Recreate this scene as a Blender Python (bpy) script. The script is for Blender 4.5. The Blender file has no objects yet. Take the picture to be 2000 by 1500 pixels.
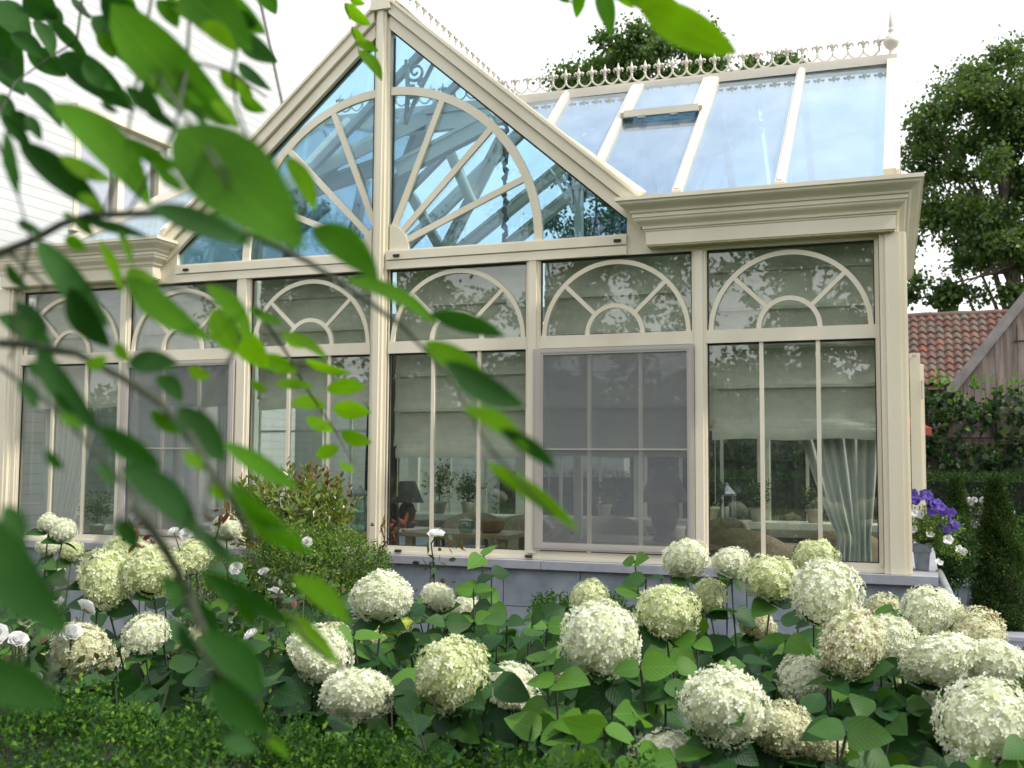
import bpy, math, random
import numpy as np
from mathutils import Vector, Matrix
R = math.radians
PI = math.pi
random.seed(11)
rng = np.random.default_rng(11)
S = bpy.context.scene
COL = S.collection

# ------------------------------------------------------------------ camera
CAM = np.array([3.714, -7.173, 1.606]); FPX = 2122.2
_y, _p, _r = -0.3598, 0.0724, 0.0067
_f = np.array([math.sin(_y)*math.cos(_p), math.cos(_y)*math.cos(_p), math.sin(_p)])
_r0 = np.array([math.cos(_y), -math.sin(_y), 0.]); _u0 = np.cross(_r0, _f)
RV = _r0*math.cos(_r)+_u0*math.sin(_r); UV_ = _u0*math.cos(_r)-_r0*math.sin(_r); FV = _f
cd = bpy.data.cameras.new('camera'); cam = bpy.data.objects.new('camera', cd); COL.objects.link(cam)
cd.lens = 36*FPX/2000; cd.sensor_width = 36; cd.clip_start = 0.02; cd.clip_end = 2000
cam.matrix_world = Matrix(((RV[0], UV_[0], -FV[0], CAM[0]), (RV[1], UV_[1], -FV[1], CAM[1]), (RV[2], UV_[2], -FV[2], CAM[2]), (0, 0, 0, 1)))
cd.dof.use_dof = True; cd.dof.focus_distance = 4.9; cd.dof.aperture_fstop = 5.4
S.camera = cam

# ------------------------------------------------------------------ sky, sun, exposure
W = bpy.data.worlds.new('World'); S.world = W; W.use_nodes = True
nt = W.node_tree; N = nt.nodes; L = nt.links; N.clear()
SUN = Vector((0.78, -0.10, 0.80)).normalized()
def nd(nt_, t, **k):
    n = nt_.nodes.new(t)
    for a, b in k.items(): setattr(n, a, b)
    return n
def math_(nt_, op, a, b=None, c=None, clamp=False):
    n = nt_.nodes.new('ShaderNodeMath'); n.operation = op; n.use_clamp = clamp
    for i, v in enumerate((a, b, c)):
        if v is None: continue
        if isinstance(v, (int, float)): n.inputs[i].default_value = v
        else: nt_.links.new(v, n.inputs[i])
    return n.outputs[0]
def mixc(nt_, f, a, b, mode='MIX'):
    n = nt_.nodes.new('ShaderNodeMix'); n.data_type = 'RGBA'; n.blend_type = mode
    for s, v in ((n.inputs[0], f), (n.inputs[6], a), (n.inputs[7], b)):
        if isinstance(v, (int, float)): s.default_value = v
        elif isinstance(v, tuple): s.default_value = (*v[:3], 1)
        else: nt_.links.new(v, s)
    return n.outputs[2]
sky = nd(nt, 'ShaderNodeTexSky', sky_type='NISHITA', sun_disc=False)
sky.sun_elevation = math.asin(SUN.z); sky.sun_rotation = math.atan2(SUN.x, SUN.y); sky.air_density = 1.0; sky.dust_density = 1.2
tc = nd(nt, 'ShaderNodeTexCoord'); sp = nd(nt, 'ShaderNodeSeparateXYZ'); L.new(tc.outputs['Generated'], sp.inputs[0])
mp = nd(nt, 'ShaderNodeMapping'); mp.inputs['Scale'].default_value = (1, 1, 2.2); mp.inputs['Location'].default_value = (0.3, 0.9, 0.1); L.new(tc.outputs['Generated'], mp.inputs[0])
cn = nd(nt, 'ShaderNodeTexNoise'); cn.inputs['Scale'].default_value = 1.7; cn.inputs['Detail'].default_value = 7; cn.inputs['Roughness'].default_value = 0.55; L.new(mp.outputs[0], cn.inputs[0])
e1 = math_(nt, 'MULTIPLY', sp.outputs[2], -.55)
e2 = math_(nt, 'ADD', e1, 1.18)
e3 = math_(nt, 'MULTIPLY_ADD', cn.outputs[0], 1.9, -0.95)
cf = math_(nt, 'ADD', e2, e3, clamp=True)
cb = math_(nt, 'MULTIPLY_ADD', cn.outputs[0], 9.0, 4.2)
cc = nd(nt, 'ShaderNodeCombineColor'); L.new(cb, cc.inputs[0]); L.new(cb, cc.inputs[1]); L.new(math_(nt, 'MULTIPLY', cb, 1.03), cc.inputs[2])
bsky = mixc(nt, 1.0, sky.outputs[0], (1.5, 1.5, 1.5), 'MULTIPLY')
wc = mixc(nt, cf, bsky, cc.outputs[0])
bg = nd(nt, 'ShaderNodeBackground'); bg.inputs[1].default_value = 0.12; L.new(wc, bg.inputs[0])
wo = nd(nt, 'ShaderNodeOutputWorld'); L.new(bg.outputs[0], wo.inputs[0])
sl = bpy.data.lights.new('sun', 'SUN'); sl.energy = 2.4; sl.angle = R(4); sl.color = (1, 0.95, 0.86)
so = bpy.data.objects.new('sun', sl); COL.objects.link(so); so.rotation_euler = SUN.to_track_quat('Z', 'Y').to_euler()
S.view_settings.view_transform = 'Standard'; S.view_settings.look = 'None'; S.view_settings.gamma = 1
S.view_settings.exposure = 0.68
S.cycles.use_denoising = True; S.cycles.max_bounces = 10; S.cycles.transparent_max_bounces = 24
S.cycles.diffuse_bounces = 3; S.cycles.glossy_bounces = 4; S.cycles.transmission_bounces = 6
S.cycles.caustics_reflective = False; S.cycles.caustics_refractive = False

# ------------------------------------------------------------------ rays: a picture point at a known plane
def ray(px, py): return FV+RV*(px-1000)/FPX-UV_*(py-750)/FPX
def atY(px, py, Y): d = ray(px, py); return CAM+d*(Y-CAM[1])/d[1]
def atD(px, py, D): return CAM+ray(px, py)*D

# ------------------------------------------------------------------ mesh helpers
class MB:
    def __init__(s): s.v = []; s.f = []
    def add(s, vs, fs):
        o = len(s.v); s.v.extend([tuple(map(float, a)) for a in vs]); s.f.extend([tuple(i+o for i in f) for f in fs]); return s
    def box(s, x0, x1, y0, y1, z0, z1):
        return s.add([(x0, y0, z0), (x1, y0, z0), (x1, y1, z0), (x0, y1, z0), (x0, y0, z1), (x1, y0, z1), (x1, y1, z1), (x0, y1, z1)],
                     [(0, 3, 2, 1), (4, 5, 6, 7), (0, 1, 5, 4), (1, 2, 6, 5), (2, 3, 7, 6), (3, 0, 4, 7)])
    def bar(s, p, q, w, h, up=(0, 0, 1)):
        p = np.array(p, float); q = np.array(q, float); d = q-p; d /= np.linalg.norm(d)
        a = np.cross(d, up); a /= np.linalg.norm(a); b = np.cross(a, d)
        vs = [c+a*w/2*i+b*h/2*j for c in (p, q) for i, j in ((-1, -1), (1, -1), (1, 1), (-1, 1))]
        return s.add(vs, [(0, 1, 2, 3), (7, 6, 5, 4), (0, 4, 5, 1), (1, 5, 6, 2), (2, 6, 7, 3), (3, 7, 4, 0)])
    def prism(s, poly, y0, y1):       # poly in xz
        n = len(poly); vs = [(x, y0, z) for x, z in poly]+[(x, y1, z) for x, z in poly]
        return s.add(vs, [tuple(range(n)), tuple(range(2*n-1, n-1, -1))]+[(i, i+n, (i+1) % n+n, (i+1) % n) for i in range(n)])
    def arc(s, cx, cz, r, a0, a1, w, y0, y1, n=24):
        vs = []
        for i in range(n+1):
            a = a0+(a1-a0)*i/n; c, t = math.cos(a), math.sin(a)
            for rr, y in ((r-w/2, y0), (r+w/2, y0), (r+w/2, y1), (r-w/2, y1)): vs.append((cx+rr*c, y, cz+rr*t))
        fs = [(4*i+k, 4*i+(k+1) % 4, 4*i+4+(k+1) % 4, 4*i+4+k) for i in range(n) for k in range(4)]
        return s.add(vs, fs+[(0, 3, 2, 1), (4*n, 4*n+1, 4*n+2, 4*n+3)])
    def tube(s, path, rad, n=8, cap=True):
        P = [np.array(p, float) for p in path]; m = len(P)
        rad = rad if hasattr(rad, '__len__') else [rad]*m
        vs = []; up = np.array((0.13, 0.21, 0.97))
        for i in range(m):
            d = P[min(i+1, m-1)]-P[max(i-1, 0)]; d /= (np.linalg.norm(d)+1e-9)
            a = np.cross(d, up)
            if np.linalg.norm(a) < 1e-3: a = np.cross(d, (1, 0, 0))
            a /= np.linalg.norm(a); b = np.cross(d, a); up = -np.cross(d, a) if False else up
            for k in range(n):
                t = 2*PI*k/n; vs.append(P[i]+rad[i]*(a*math.cos(t)+b*math.sin(t)))
        fs = [(i*n+k, i*n+(k+1) % n, (i+1)*n+(k+1) % n, (i+1)*n+k) for i in range(m-1) for k in range(n)]
        if cap: fs += [tuple(range(n-1, -1, -1)), tuple(range((m-1)*n, m*n))]
        return s.add(vs, fs)
    def lathe(s, prof, c, n=20):      # prof: (r,z)
        m = len(prof); vs = [(c[0]+r*math.cos(2*PI*k/n), c[1]+r*math.sin(2*PI*k/n), c[2]+z) for r, z in prof for k in range(n)]
        fs = [(i*n+k, i*n+(k+1) % n, (i+1)*n+(k+1) % n, (i+1)*n+k) for i in range(m-1) for k in range(n)]
        return s.add(vs, fs+[tuple(range(n-1, -1, -1)), tuple(range((m-1)*n, m*n))])
    def quad(s, *p): return s.add(p, [tuple(range(len(p)))])
WO = {}
def link(o, parent=None):
    COL.objects.link(o)
    if parent is not None:
        o.parent = parent; pw = WO.get(parent.name, (0, 0, 0)); o.location = (-pw[0], -pw[1], -pw[2])
    WO[o.name] = (0, 0, 0)
    return o
def obj(name, mb, mat, parent=None, smooth=False, local=False):
    if isinstance(mb, MB):
        me = bpy.data.meshes.new(name); me.from_pydata(mb.v, [], mb.f); me.validate()
    else: me = mb
    if mat is not None and not me.materials: me.materials.append(mat)
    if smooth and isinstance(mb, MB): me.polygons.foreach_set('use_smooth', [True]*len(me.polygons))
    o = bpy.data.objects.new(name, me)
    if local: COL.objects.link(o); o.parent = parent; WO[o.name] = WO.get(parent.name, (0, 0, 0)) if parent else (0, 0, 0)
    else: link(o, parent)
    return o
def tag(o, label=None, cat=None, group=None, kind=None):
    for k, v in (('label', label), ('category', cat), ('group', group), ('kind', kind)):
        if v: o[k] = v
    return o
def thing(name, label, cat, loc=(0, 0, 0), group=None):
    o = bpy.data.objects.new(name, None); o.empty_display_size = 0.1; COL.objects.link(o); o.location = tuple(map(float, loc)); WO[o.name] = tuple(map(float, loc))
    return tag(o, label, cat, group)
def struct(name, mb, mat, kind='structure'): return tag(obj(name, mb, mat), kind=kind)

# ------------------------------------------------------------------ materials
def newmat(name):
    m = bpy.data.materials.new(name); m.use_nodes = True; m.node_tree.nodes.clear(); t = m.node_tree
    return m, t, t.nodes.new('ShaderNodeOutputMaterial')
def tex(t, scale=5, detail=4, stretch=(1, 1, 1), coord='Object', kind='noise', rough=0.5):
    c = t.nodes.new('ShaderNodeTexCoord'); m = t.nodes.new('ShaderNodeMapping'); m.inputs['Scale'].default_value = stretch
    t.links.new(c.outputs[coord], m.inputs[0])
    if kind == 'noise':
        n = t.nodes.new('ShaderNodeTexNoise'); n.inputs['Detail'].default_value = detail; n.inputs['Roughness'].default_value = rough
    else: n = t.nodes.new('ShaderNodeTexVoronoi')
    n.inputs['Scale'].default_value = scale; t.links.new(m.outputs[0], n.inputs['Vector'])
    return n.outputs[0]
def ramp(t, v, stops):
    r = t.nodes.new('ShaderNodeValToRGB'); e = r.color_ramp.elements
    while len(e) < len(stops): e.new(0.5)
    for k, (p, c) in zip(e, stops): k.position = p; k.color = (*c, 1)
    t.links.new(v, r.inputs[0]); return r.outputs[0]
def pbr(name, stops, rough=0.5, scale=4, detail=5, stretch=(1, 1, 1), bump=0.0, bscale=40, bstretch=(1, 1, 1), spec=0.5, metal=0.0):
    m, t, o = newmat(name); b = t.nodes.new('ShaderNodeBsdfPrincipled')
    if len(stops) == 1: b.inputs['Base Color'].default_value = (*stops[0], 1)
    else:
        k = len(stops); t.links.new(ramp(t, tex(t, scale, detail, stretch), [(0.3+0.4*i/(k-1), c) for i, c in enumerate(stops)]), b.inputs['Base Color'])
    b.inputs['Roughness'].default_value = rough; b.inputs['Specular IOR Level'].default_value = spec; b.inputs['Metallic'].default_value = metal
    if bump:
        bp = t.nodes.new('ShaderNodeBump'); bp.inputs['Strength'].default_value = bump; bp.inputs['Distance'].default_value = 0.01
        t.links.new(tex(t, bscale, 4, bstretch), bp.inputs['Height']); t.links.new(bp.outputs[0], b.inputs['Normal'])
    t.links.new(b.outputs[0], o.inputs[0]); return m
def glass(name, tint, a, b_, film=0.0, filmcol=(.5, .52, .5), rtint=(1, 1, 1), bump=0.0):
    m, t, o = newmat(name)
    tr = t.nodes.new('ShaderNodeBsdfTransparent'); tr.inputs[0].default_value = (*tint, 1)
    gl = t.nodes.new('ShaderNodeBsdfGlossy'); gl.inputs['Roughness'].default_value = 0.005; gl.inputs[0].default_value = (*rtint, 1)
    if bump:
        bp = t.nodes.new('ShaderNodeBump'); bp.inputs['Strength'].default_value = bump; bp.inputs['Distance'].default_value = 0.02
        t.links.new(tex(t, 1.3, 2), bp.inputs['Height']); t.links.new(bp.outputs[0], gl.inputs['Normal'])
    lw = t.nodes.new('ShaderNodeLayerWeight'); lw.inputs[0].default_value = 0.5
    p = math_(t, 'POWER', lw.outputs['Facing'], 3.5)
    f = math_(t, 'MULTIPLY_ADD', p, a, b_, clamp=True)
    mx = t.nodes.new('ShaderNodeMixShader'); t.links.new(f, mx.inputs[0]); t.links.new(tr.outputs[0], mx.inputs[1]); t.links.new(gl.outputs[0], mx.inputs[2])
    out = mx.outputs[0]
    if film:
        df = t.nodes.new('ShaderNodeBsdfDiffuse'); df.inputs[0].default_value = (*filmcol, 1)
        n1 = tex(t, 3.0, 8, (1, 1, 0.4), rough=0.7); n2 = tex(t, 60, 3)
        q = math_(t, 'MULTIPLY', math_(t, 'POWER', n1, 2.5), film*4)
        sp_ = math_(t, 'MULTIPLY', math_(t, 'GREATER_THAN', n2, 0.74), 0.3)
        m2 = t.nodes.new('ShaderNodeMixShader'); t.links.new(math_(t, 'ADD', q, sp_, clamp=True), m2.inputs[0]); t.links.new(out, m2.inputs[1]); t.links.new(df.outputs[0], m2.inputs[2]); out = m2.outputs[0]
    t.links.new(out, o.inputs[0]); return m
def leafmat(name, c1, c2, c3=None, trans=0.35, rough=0.4, veins=0.0, spec=0.4, tcol=None, nscale=0.0, facemix=True):
    """leaf: random colour per leaf, light shining through"""
    m, t, o = newmat(name); g = t.nodes.new('ShaderNodeNewGeometry')
    st = [(0.0, c1), (0.75, c2)]+([(1.0, c3)] if c3 else [])
    col = ramp(t, g.outputs['Random Per Island'], st)
    if nscale:
        col = mixc(t, 1.0, col, ramp(t, tex(t, nscale, 3), [(0.3, (.62, .66, .6)), (0.7, (1.25, 1.25, 1.15))]), 'MULTIPLY')
    b = t.nodes.new('ShaderNodeBsdfPrincipled'); b.inputs['Roughness'].default_value = rough; b.inputs['Specular IOR Level'].default_value = spec
    tl = t.nodes.new('ShaderNodeBsdfTranslucent')
    if veins:
        uv = t.nodes.new('ShaderNodeUVMap'); s_ = t.nodes.new('ShaderNodeSeparateXYZ'); t.links.new(uv.outputs[0], s_.inputs[0])
        a = math_(t, 'ABSOLUTE', math_(t, 'SUBTRACT', s_.outputs[1], 0.5))
        w = math_(t, 'PINGPONG', math_(t, 'MULTIPLY_ADD', a, -7.0, math_(t, 'MULTIPLY', s_.outputs[0], 7.0)), 0.5)
        sv = math_(t, 'LESS_THAN', w, 0.055); mv = math_(t, 'LESS_THAN', a, 0.02)
        vn = math_(t, 'MAXIMUM', math_(t, 'MULTIPLY', sv, 0.7), mv)
        col = mixc(t, math_(t, 'MULTIPLY', vn, 0.2), col, (c2[0]*2.2, c2[1]*1.9, c2[2]*2.0))
        bp = t.nodes.new('ShaderNodeBump'); bp.inputs['Strength'].default_value = veins; bp.inputs['Distance'].default_value = 0.004
        h = math_(t, 'SUBTRACT', math_(t, 'SMOOTH_MIN', w, 0.4, 0.2), math_(t, 'MULTIPLY', mv, 0.3))
        t.links.new(h, bp.inputs['Height']); t.links.new(bp.outputs[0], b.inputs['Normal'])
    t.links.new(col, b.inputs['Base Color'])
    tc_ = mixc(t, 1.0, col, tcol or (1.9, 1.9, 0.7), 'MULTIPLY'); t.links.new(tc_, tl.inputs[0])
    mx = t.nodes.new('ShaderNodeMixShader'); mx.inputs[0].default_value = trans
    t.links.new(b.outputs[0], mx.inputs[1]); t.links.new(tl.outputs[0], mx.inputs[2]); t.links.new(mx.outputs[0], o.inputs[0]); return m

CREAM = pbr('cream_paint', [(.66, .60, .45), (.75, .69, .54), (.81, .755, .61)], 0.38, 1.5, 6, (1, 1, .3), 0.10, 90, (6, 6, .3))
CREAM_IN = pbr('cream_paint_inside', [(.68, .65, .53), (.74, .70, .58)], 0.45, 2)
CREAM_ROOF = pbr('roof_bar_paint', [(.60, .56, .47), (.70, .65, .56)], 0.35, 3)
GREYFR = pbr('screen_frame_paint', [(.42, .39, .34), (.46, .43, .38)], 0.4, 3)
GASKET = pbr('rubber_gasket', [(.02, .02, .02)], 0.6)
STONE = pbr('bluestone', [(.20, .235, .27), (.27, .305, .345), (.34, .37, .40)], 0.6, 6, 8, (1, 1, 1), 0.15, 60)
STONE_T = pbr('bluestone_top', [(.27, .28, .31), (.36, .37, .41)], 0.55, 7, 8, (1, 1, 1), 0.12, 60)
GL_WIN = glass('window_glass', (.93, .95, .92), 0.50, 0.075, 0.030)
GL_GAB = glass('gable_glass', (.76, .87, .92), 0.35, 0.06, 0.012, rtint=(.62, .80, 1))
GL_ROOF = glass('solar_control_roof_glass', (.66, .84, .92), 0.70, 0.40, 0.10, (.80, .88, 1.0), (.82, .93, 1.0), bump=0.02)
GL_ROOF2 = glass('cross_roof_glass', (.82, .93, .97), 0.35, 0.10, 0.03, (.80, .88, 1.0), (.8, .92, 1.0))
GL_BACK = glass('back_glass', (.85, .9, .88), 0.3, 0.05)
FLOOR_M = pbr('floor_tiles', [(.20, .17, .13), (.27, .23, .18)], 0.4, 3)
LINEN = pbr('blind_linen', [(.55, .56, .48), (.64, .65, .56)], 0.9, 10, 6, (1, 1, 2), 0.3, 120)
CURT = pbr('curtain_cloth', [(.58, .61, .58), (.64, .67, .63)], 0.9, 4, 4, (3, 1, .3), 0.2, 90)
CURT_D = pbr('dark_curtain_cloth', [(.10, .08, .07), (.16, .13, .11)], 0.9, 4, 4, (8, 1, .3))
BROWN = pbr('stained_wood', [(.16, .08, .04), (.24, .13, .07)], 0.4, 8, 6, (1, 6, 1))
WICKER = pbr('wicker', [(.20, .15, .09), (.34, .26, .17)], 0.7, 60, 3, (1, 1, 1), 0.8, 90)
CLOTH = pbr('cushion_cloth', [(.50, .49, .44), (.60, .59, .53)], 0.9, 8)
DARKP = pbr('lamp_dark', [(.018, .012, .014), (.03, .02, .022)], 0.5)
ZINC = pbr('zinc_pot', [(.14, .17, .20), (.24, .28, .32)], 0.45, 30, 6)
TERRA = pbr('terracotta', [(.38, .17, .09), (.45, .22, .12)], 0.7)
METAL = pbr('grey_metal', [(.22, .24, .25), (.38, .40, .40)], 0.4, 25, 5)
WHITEWALL = None
BARK = pbr('bark', [(.06, .05, .04), (.13, .11, .09)], 0.9, 20, 6, (1, 1, .3), 0.6, 40)
TWIG = pbr('twig', [(.025, .035, .018), (.05, .06, .03)], 0.8, 20)
SOIL = pbr('soil', [(.025, .02, .014), (.06, .048, .035)], 0.95, 6, 8, (1, 1, 1), 0.5, 30)
GRASSM = pbr('lawn_ground', [(.04, .07, .02), (.07, .11, .035)], 0.95, 3, 8, (1, 1, 1), 0.5, 60)

# ------------------------------------------------------------------ ground
struct('ground', MB().quad((-150, -150, 0), (150, -150, 0), (150, 200, 0), (-150, 200, 0)), GRASSM)
struct('planting_soil', MB().quad((-6, -5.8, .004), (7, -5.8, .004), (7, -.1, .004), (-6, -.1, .004)), SOIL)

# ------------------------------------------------------------------ conservatory
Z0, Z1, Z2, Z3, Z4 = 1.0, 2.404, 2.491, 3.028, 3.171
WIN = [(-3.441, -2.407), (-2.319, -1.284), (-1.162, -.102), (.042, 1.131), (1.227, 2.307), (2.396, 3.466)]
DEP = 3.1; YR = 1.55; ZE = 3.44; ZR = 4.745; GA = 5.112; GS = .8645
XR, XL = 3.57, -3.60
con = thing('conservatory', 'cream painted glass conservatory with sunburst gable and roof cresting on a bluestone base', 'conservatory')
obj('floor', MB().box(-3.5, 3.5, .06, DEP-.05, .25, .35), FLOOR_M, con)
# bluestone base: slabs with open joints, coping on top
pl = MB(); pl.box(-4.6, 3.70, -.052, DEP, .0, .88)
xs = -4.56
while xs < 3.74:
    x1 = min(xs+.555, 3.735); pl.box(xs+.003, x1-.003, -.075, -.05, .0, .62); pl.box(xs+.003, x1-.003, -.075, -.05, .625, .884); xs += .555
pl.box(3.70, 3.735, -.07, DEP, .0, .884)
bs = obj('stone_base', pl, STONE, con)
cp = MB(); xs = -4.64
for x1 in (-3.1, -1.64, -.18, 1.28, 2.62, 3.80): cp.box(xs+.002, x1-.002, -.125, .03, .885, .940); xs = x1
cp.box(3.62, 3.80, .032, DEP+.3, .885, .940)
obj('coping', cp, STONE_T, bs)
# structural posts and rails
def stepped_post(x0, x1, z0, z1, y=-.045):
    w = x1-x0; m = MB()
    m.box(x0, x1, -.030, .04, z0, z1); m.box(x0+w*.2, x1-w*.2, y, -.030, z0, z1); return m
gaps = [(-3.50, -3.441+.0), (-2.407, -2.319), (-1.284, -1.162), None, (1.131, 1.227), (2.307, 2.396), (3.466, 3.492)]
for g_ in gaps:
    if g_: 
        w = g_[1]-g_[0]
        obj('mullion', stepped_post(g_[0], g_[1], .985 if w > .05 else .985, Z3, -.045), CREAM, con)
for x0, x1 in ((3.492, 3.640), (-3.70, -3.502)):
    m = MB(); m.box(x0, x1, -.075, .07, .942, 3.06); m.box(x0+.035, x1-.03, -.085, -.075, .942, 3.06); m.box(x1-.02 if x0 > 0 else x1-.02, x1+.012, -.05, .06, .942, 3.06)
    obj('corner_post', m, CREAM, con)
m = MB(); m.box(-.092, .032, -.035, .06, .942, 4.95); m.box(-.072, .012, -.065, -.035, .942, 5.08); m.box(-.052, -.008, -.080, -.065, .942, 5.08)
m.prism([(-.115, 5.0), (.055, 5.0), (.04, 5.13), (.055, 5.16), (.0, 5.3), (-.06, 5.3), (-.115, 5.16), (-.10, 5.13)], -.10, .0)
obj('gable_post', m, CREAM, con)
m = MB()
for a, b in ((XL+.05, -.092), (.032, 3.492)): m.box(a, b, -.03, .04, .942, .985); m.box(a, b, -.04, -.03, .942, .962)
obj('bottom_rail', m, CREAM, con)
m = MB()
for a, b in ((-1.86, -.092), (.032, 1.86)):
    m.box(a, b, -.05, .05, Z3, 3.088); m.box(a, b, -.036, .05, 3.088, 3.098); m.box(a, b, -.055, .05, 3.098, Z4-.012); 
m.box(-3.5, -1.86, -.03, .05, Z3, 3.07); m.box(1.86, 3.5, -.03, .05, Z3, 3.07)
for a, b in ((-2.16, -1.86), (1.86, 2.16)): m.box(a, b, -.028, .05, 3.07, 3.42)
m.box(-3.5, 3.5, .055, .12, 3.04, 3.165)
obj('head_beam', m, CREAM, con)
# windows
def lower_window(i, x0, x1):
    m = MB(); f = .0
    m.box(x0, x1, -.026, .03, Z0-.015, Z0); m.box(x0, x1, -.026, .03, Z1, Z1+.032)
    m.box(x0, x0+.006, -.020, .03, Z0, Z1); m.box(x1-.006, x1, -.020, .03, Z0, Z1)
    w = obj('window', m, CREAM, con)
    g = MB(); e = .006
    for a in ((x0+e, x0+e+.008, Z0, Z1), (x1-e-.008, x1-e, Z0, Z1), (x0+e, x1-e, Z1-.014, Z1), (x0+e, x1-e, Z0, Z0+.006)): g.box(a[0], a[1], -.006, .004, a[2], a[3])
    obj('gasket', g, GASKET, w)
    obj('pane', MB().box(x0+.006, x1-.006, .006, .014, Z0+.001, Z1-.001), GL_WIN, w)
    b = MB(); W_ = x1-x0
    for k in (1/3, 2/3): b.box(x0+W_*k-.013, x0+W_*k+.013, -.012, .0055, Z0, Z1)
    obj('glazing_bar', b, CREAM, w)
def fanlight(i, x0, x1):
    m = MB(); m.box(x0, x1, -.026, .03, Z2-.055, Z2); m.box(x0, x0+.006, -.020, .03, Z2, Z3); m.box(x1-.006, x1, -.020, .03, Z2, Z3)
    w = obj('fanlight', m, CREAM, con)
    g = MB()
    for a in ((x0+.006, x0+.014, Z2, Z3), (x1-.014, x1-.006, Z2, Z3), (x0+.006, x1-.006, Z3-.016, Z3)): g.box(a[0], a[1], -.006, .004, a[2], a[3])
    obj('gasket', g, GASKET, w)
    obj('pane', MB().box(x0+.006, x1-.006, .006, .014, Z2+.001, Z3-.001), GL_WIN, w)
    c = (x0+x1)/2; h = (x1-x0)/2
    t = MB(); t.arc(c, Z2-.012, h-.030, 0.0, PI, .032, -.012, .0055, 36); t.arc(c, Z2, .195*h/.54, 0, PI, .030, -.0125, .005, 24)
    r = .195*h/.54
    for a in (R(45), R(135)):
        ca, sa = math.cos(a), math.sin(a); t.bar((c+(r+.012)*ca, -.004, Z2+(r+.012)*sa), (c+(h-.045)*ca, -.004, Z2-.008+(h-.045)*sa), .014, .028, up=(ca, 0, sa) if False else (-sa, 0, ca))
    obj('fan_tracery', t, CREAM, w)
def insect_screen(x0, x1):
    m = MB()
    for a in ((x0-.03, x1+.012, Z0+.012, Z0+.062), (x0-.03, x1+.012, Z1-.05, Z1-.006), (x0-.03, x0+.040, Z0+.062, Z1-.05), (x1-.034, x1+.012, Z0+.062, Z1-.05)): m.box(a[0], a[1], -.062, -.046, a[2], a[3])
    for a in ((x0-.018, x1, Z0+.024, Z0+.05), (x0-.018, x1, Z1-.036, Z1-.02), (x0-.018, x0+.024, Z0+.05, Z1-.036), (x1-.022, x1, Z0+.05, Z1-.036)): m.box(a[0], a[1], -.066, -.062, a[2], a[3])
    m.box(x0-.02, x1+.005, -.064, -.050, 1.696, 1.706)
    w = obj('insect_screen', m, GREYFR, con)
    obj('mesh', MB().box(x0+.038, x1-.034, -.0545, -.0535, Z0+.06, Z1-.048), SCREEN, w)
SCREEN, t_, o_ = newmat('insect_mesh')
_tr = t_.nodes.new('ShaderNodeBsdfTransparent'); _df = t_.nodes.new('ShaderNodeBsdfDiffuse'); _df.inputs[0].default_value = (.27, .28, .29, 1)
_mx = t_.nodes.new('ShaderNodeMixShader'); _mx.inputs[0].default_value = .32; t_.links.new(_tr.outputs[0], _mx.inputs[1]); t_.links.new(_df.outputs[0], _mx.inputs[2]); t_.links.new(_mx.outputs[0], o_.inputs[0])
for i, (a, b) in enumerate(WIN): lower_window(i, a, b); fanlight(i, a, b)
insect_screen(*WIN[4]); insect_screen(*WIN[1])
# little black drain caps
for x, z, y in ((.16, .965, -.046), (1.165, .963, -.052), (3.25, .968, -.046), (1.80, 3.125, -.061), (.12, 3.125, -.061), (-.17, 3.125, -.061), (-1.75, 3.125, -.061)):
    m = MB(); m.box(x-.024, x+.024, y-.008, y+.012, z-.009, z+.009); m.box(x-.018, x+.018, y-.013, y-.008, z-.005, z+.005); obj('drain_cap', m, GASKET, con)
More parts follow.
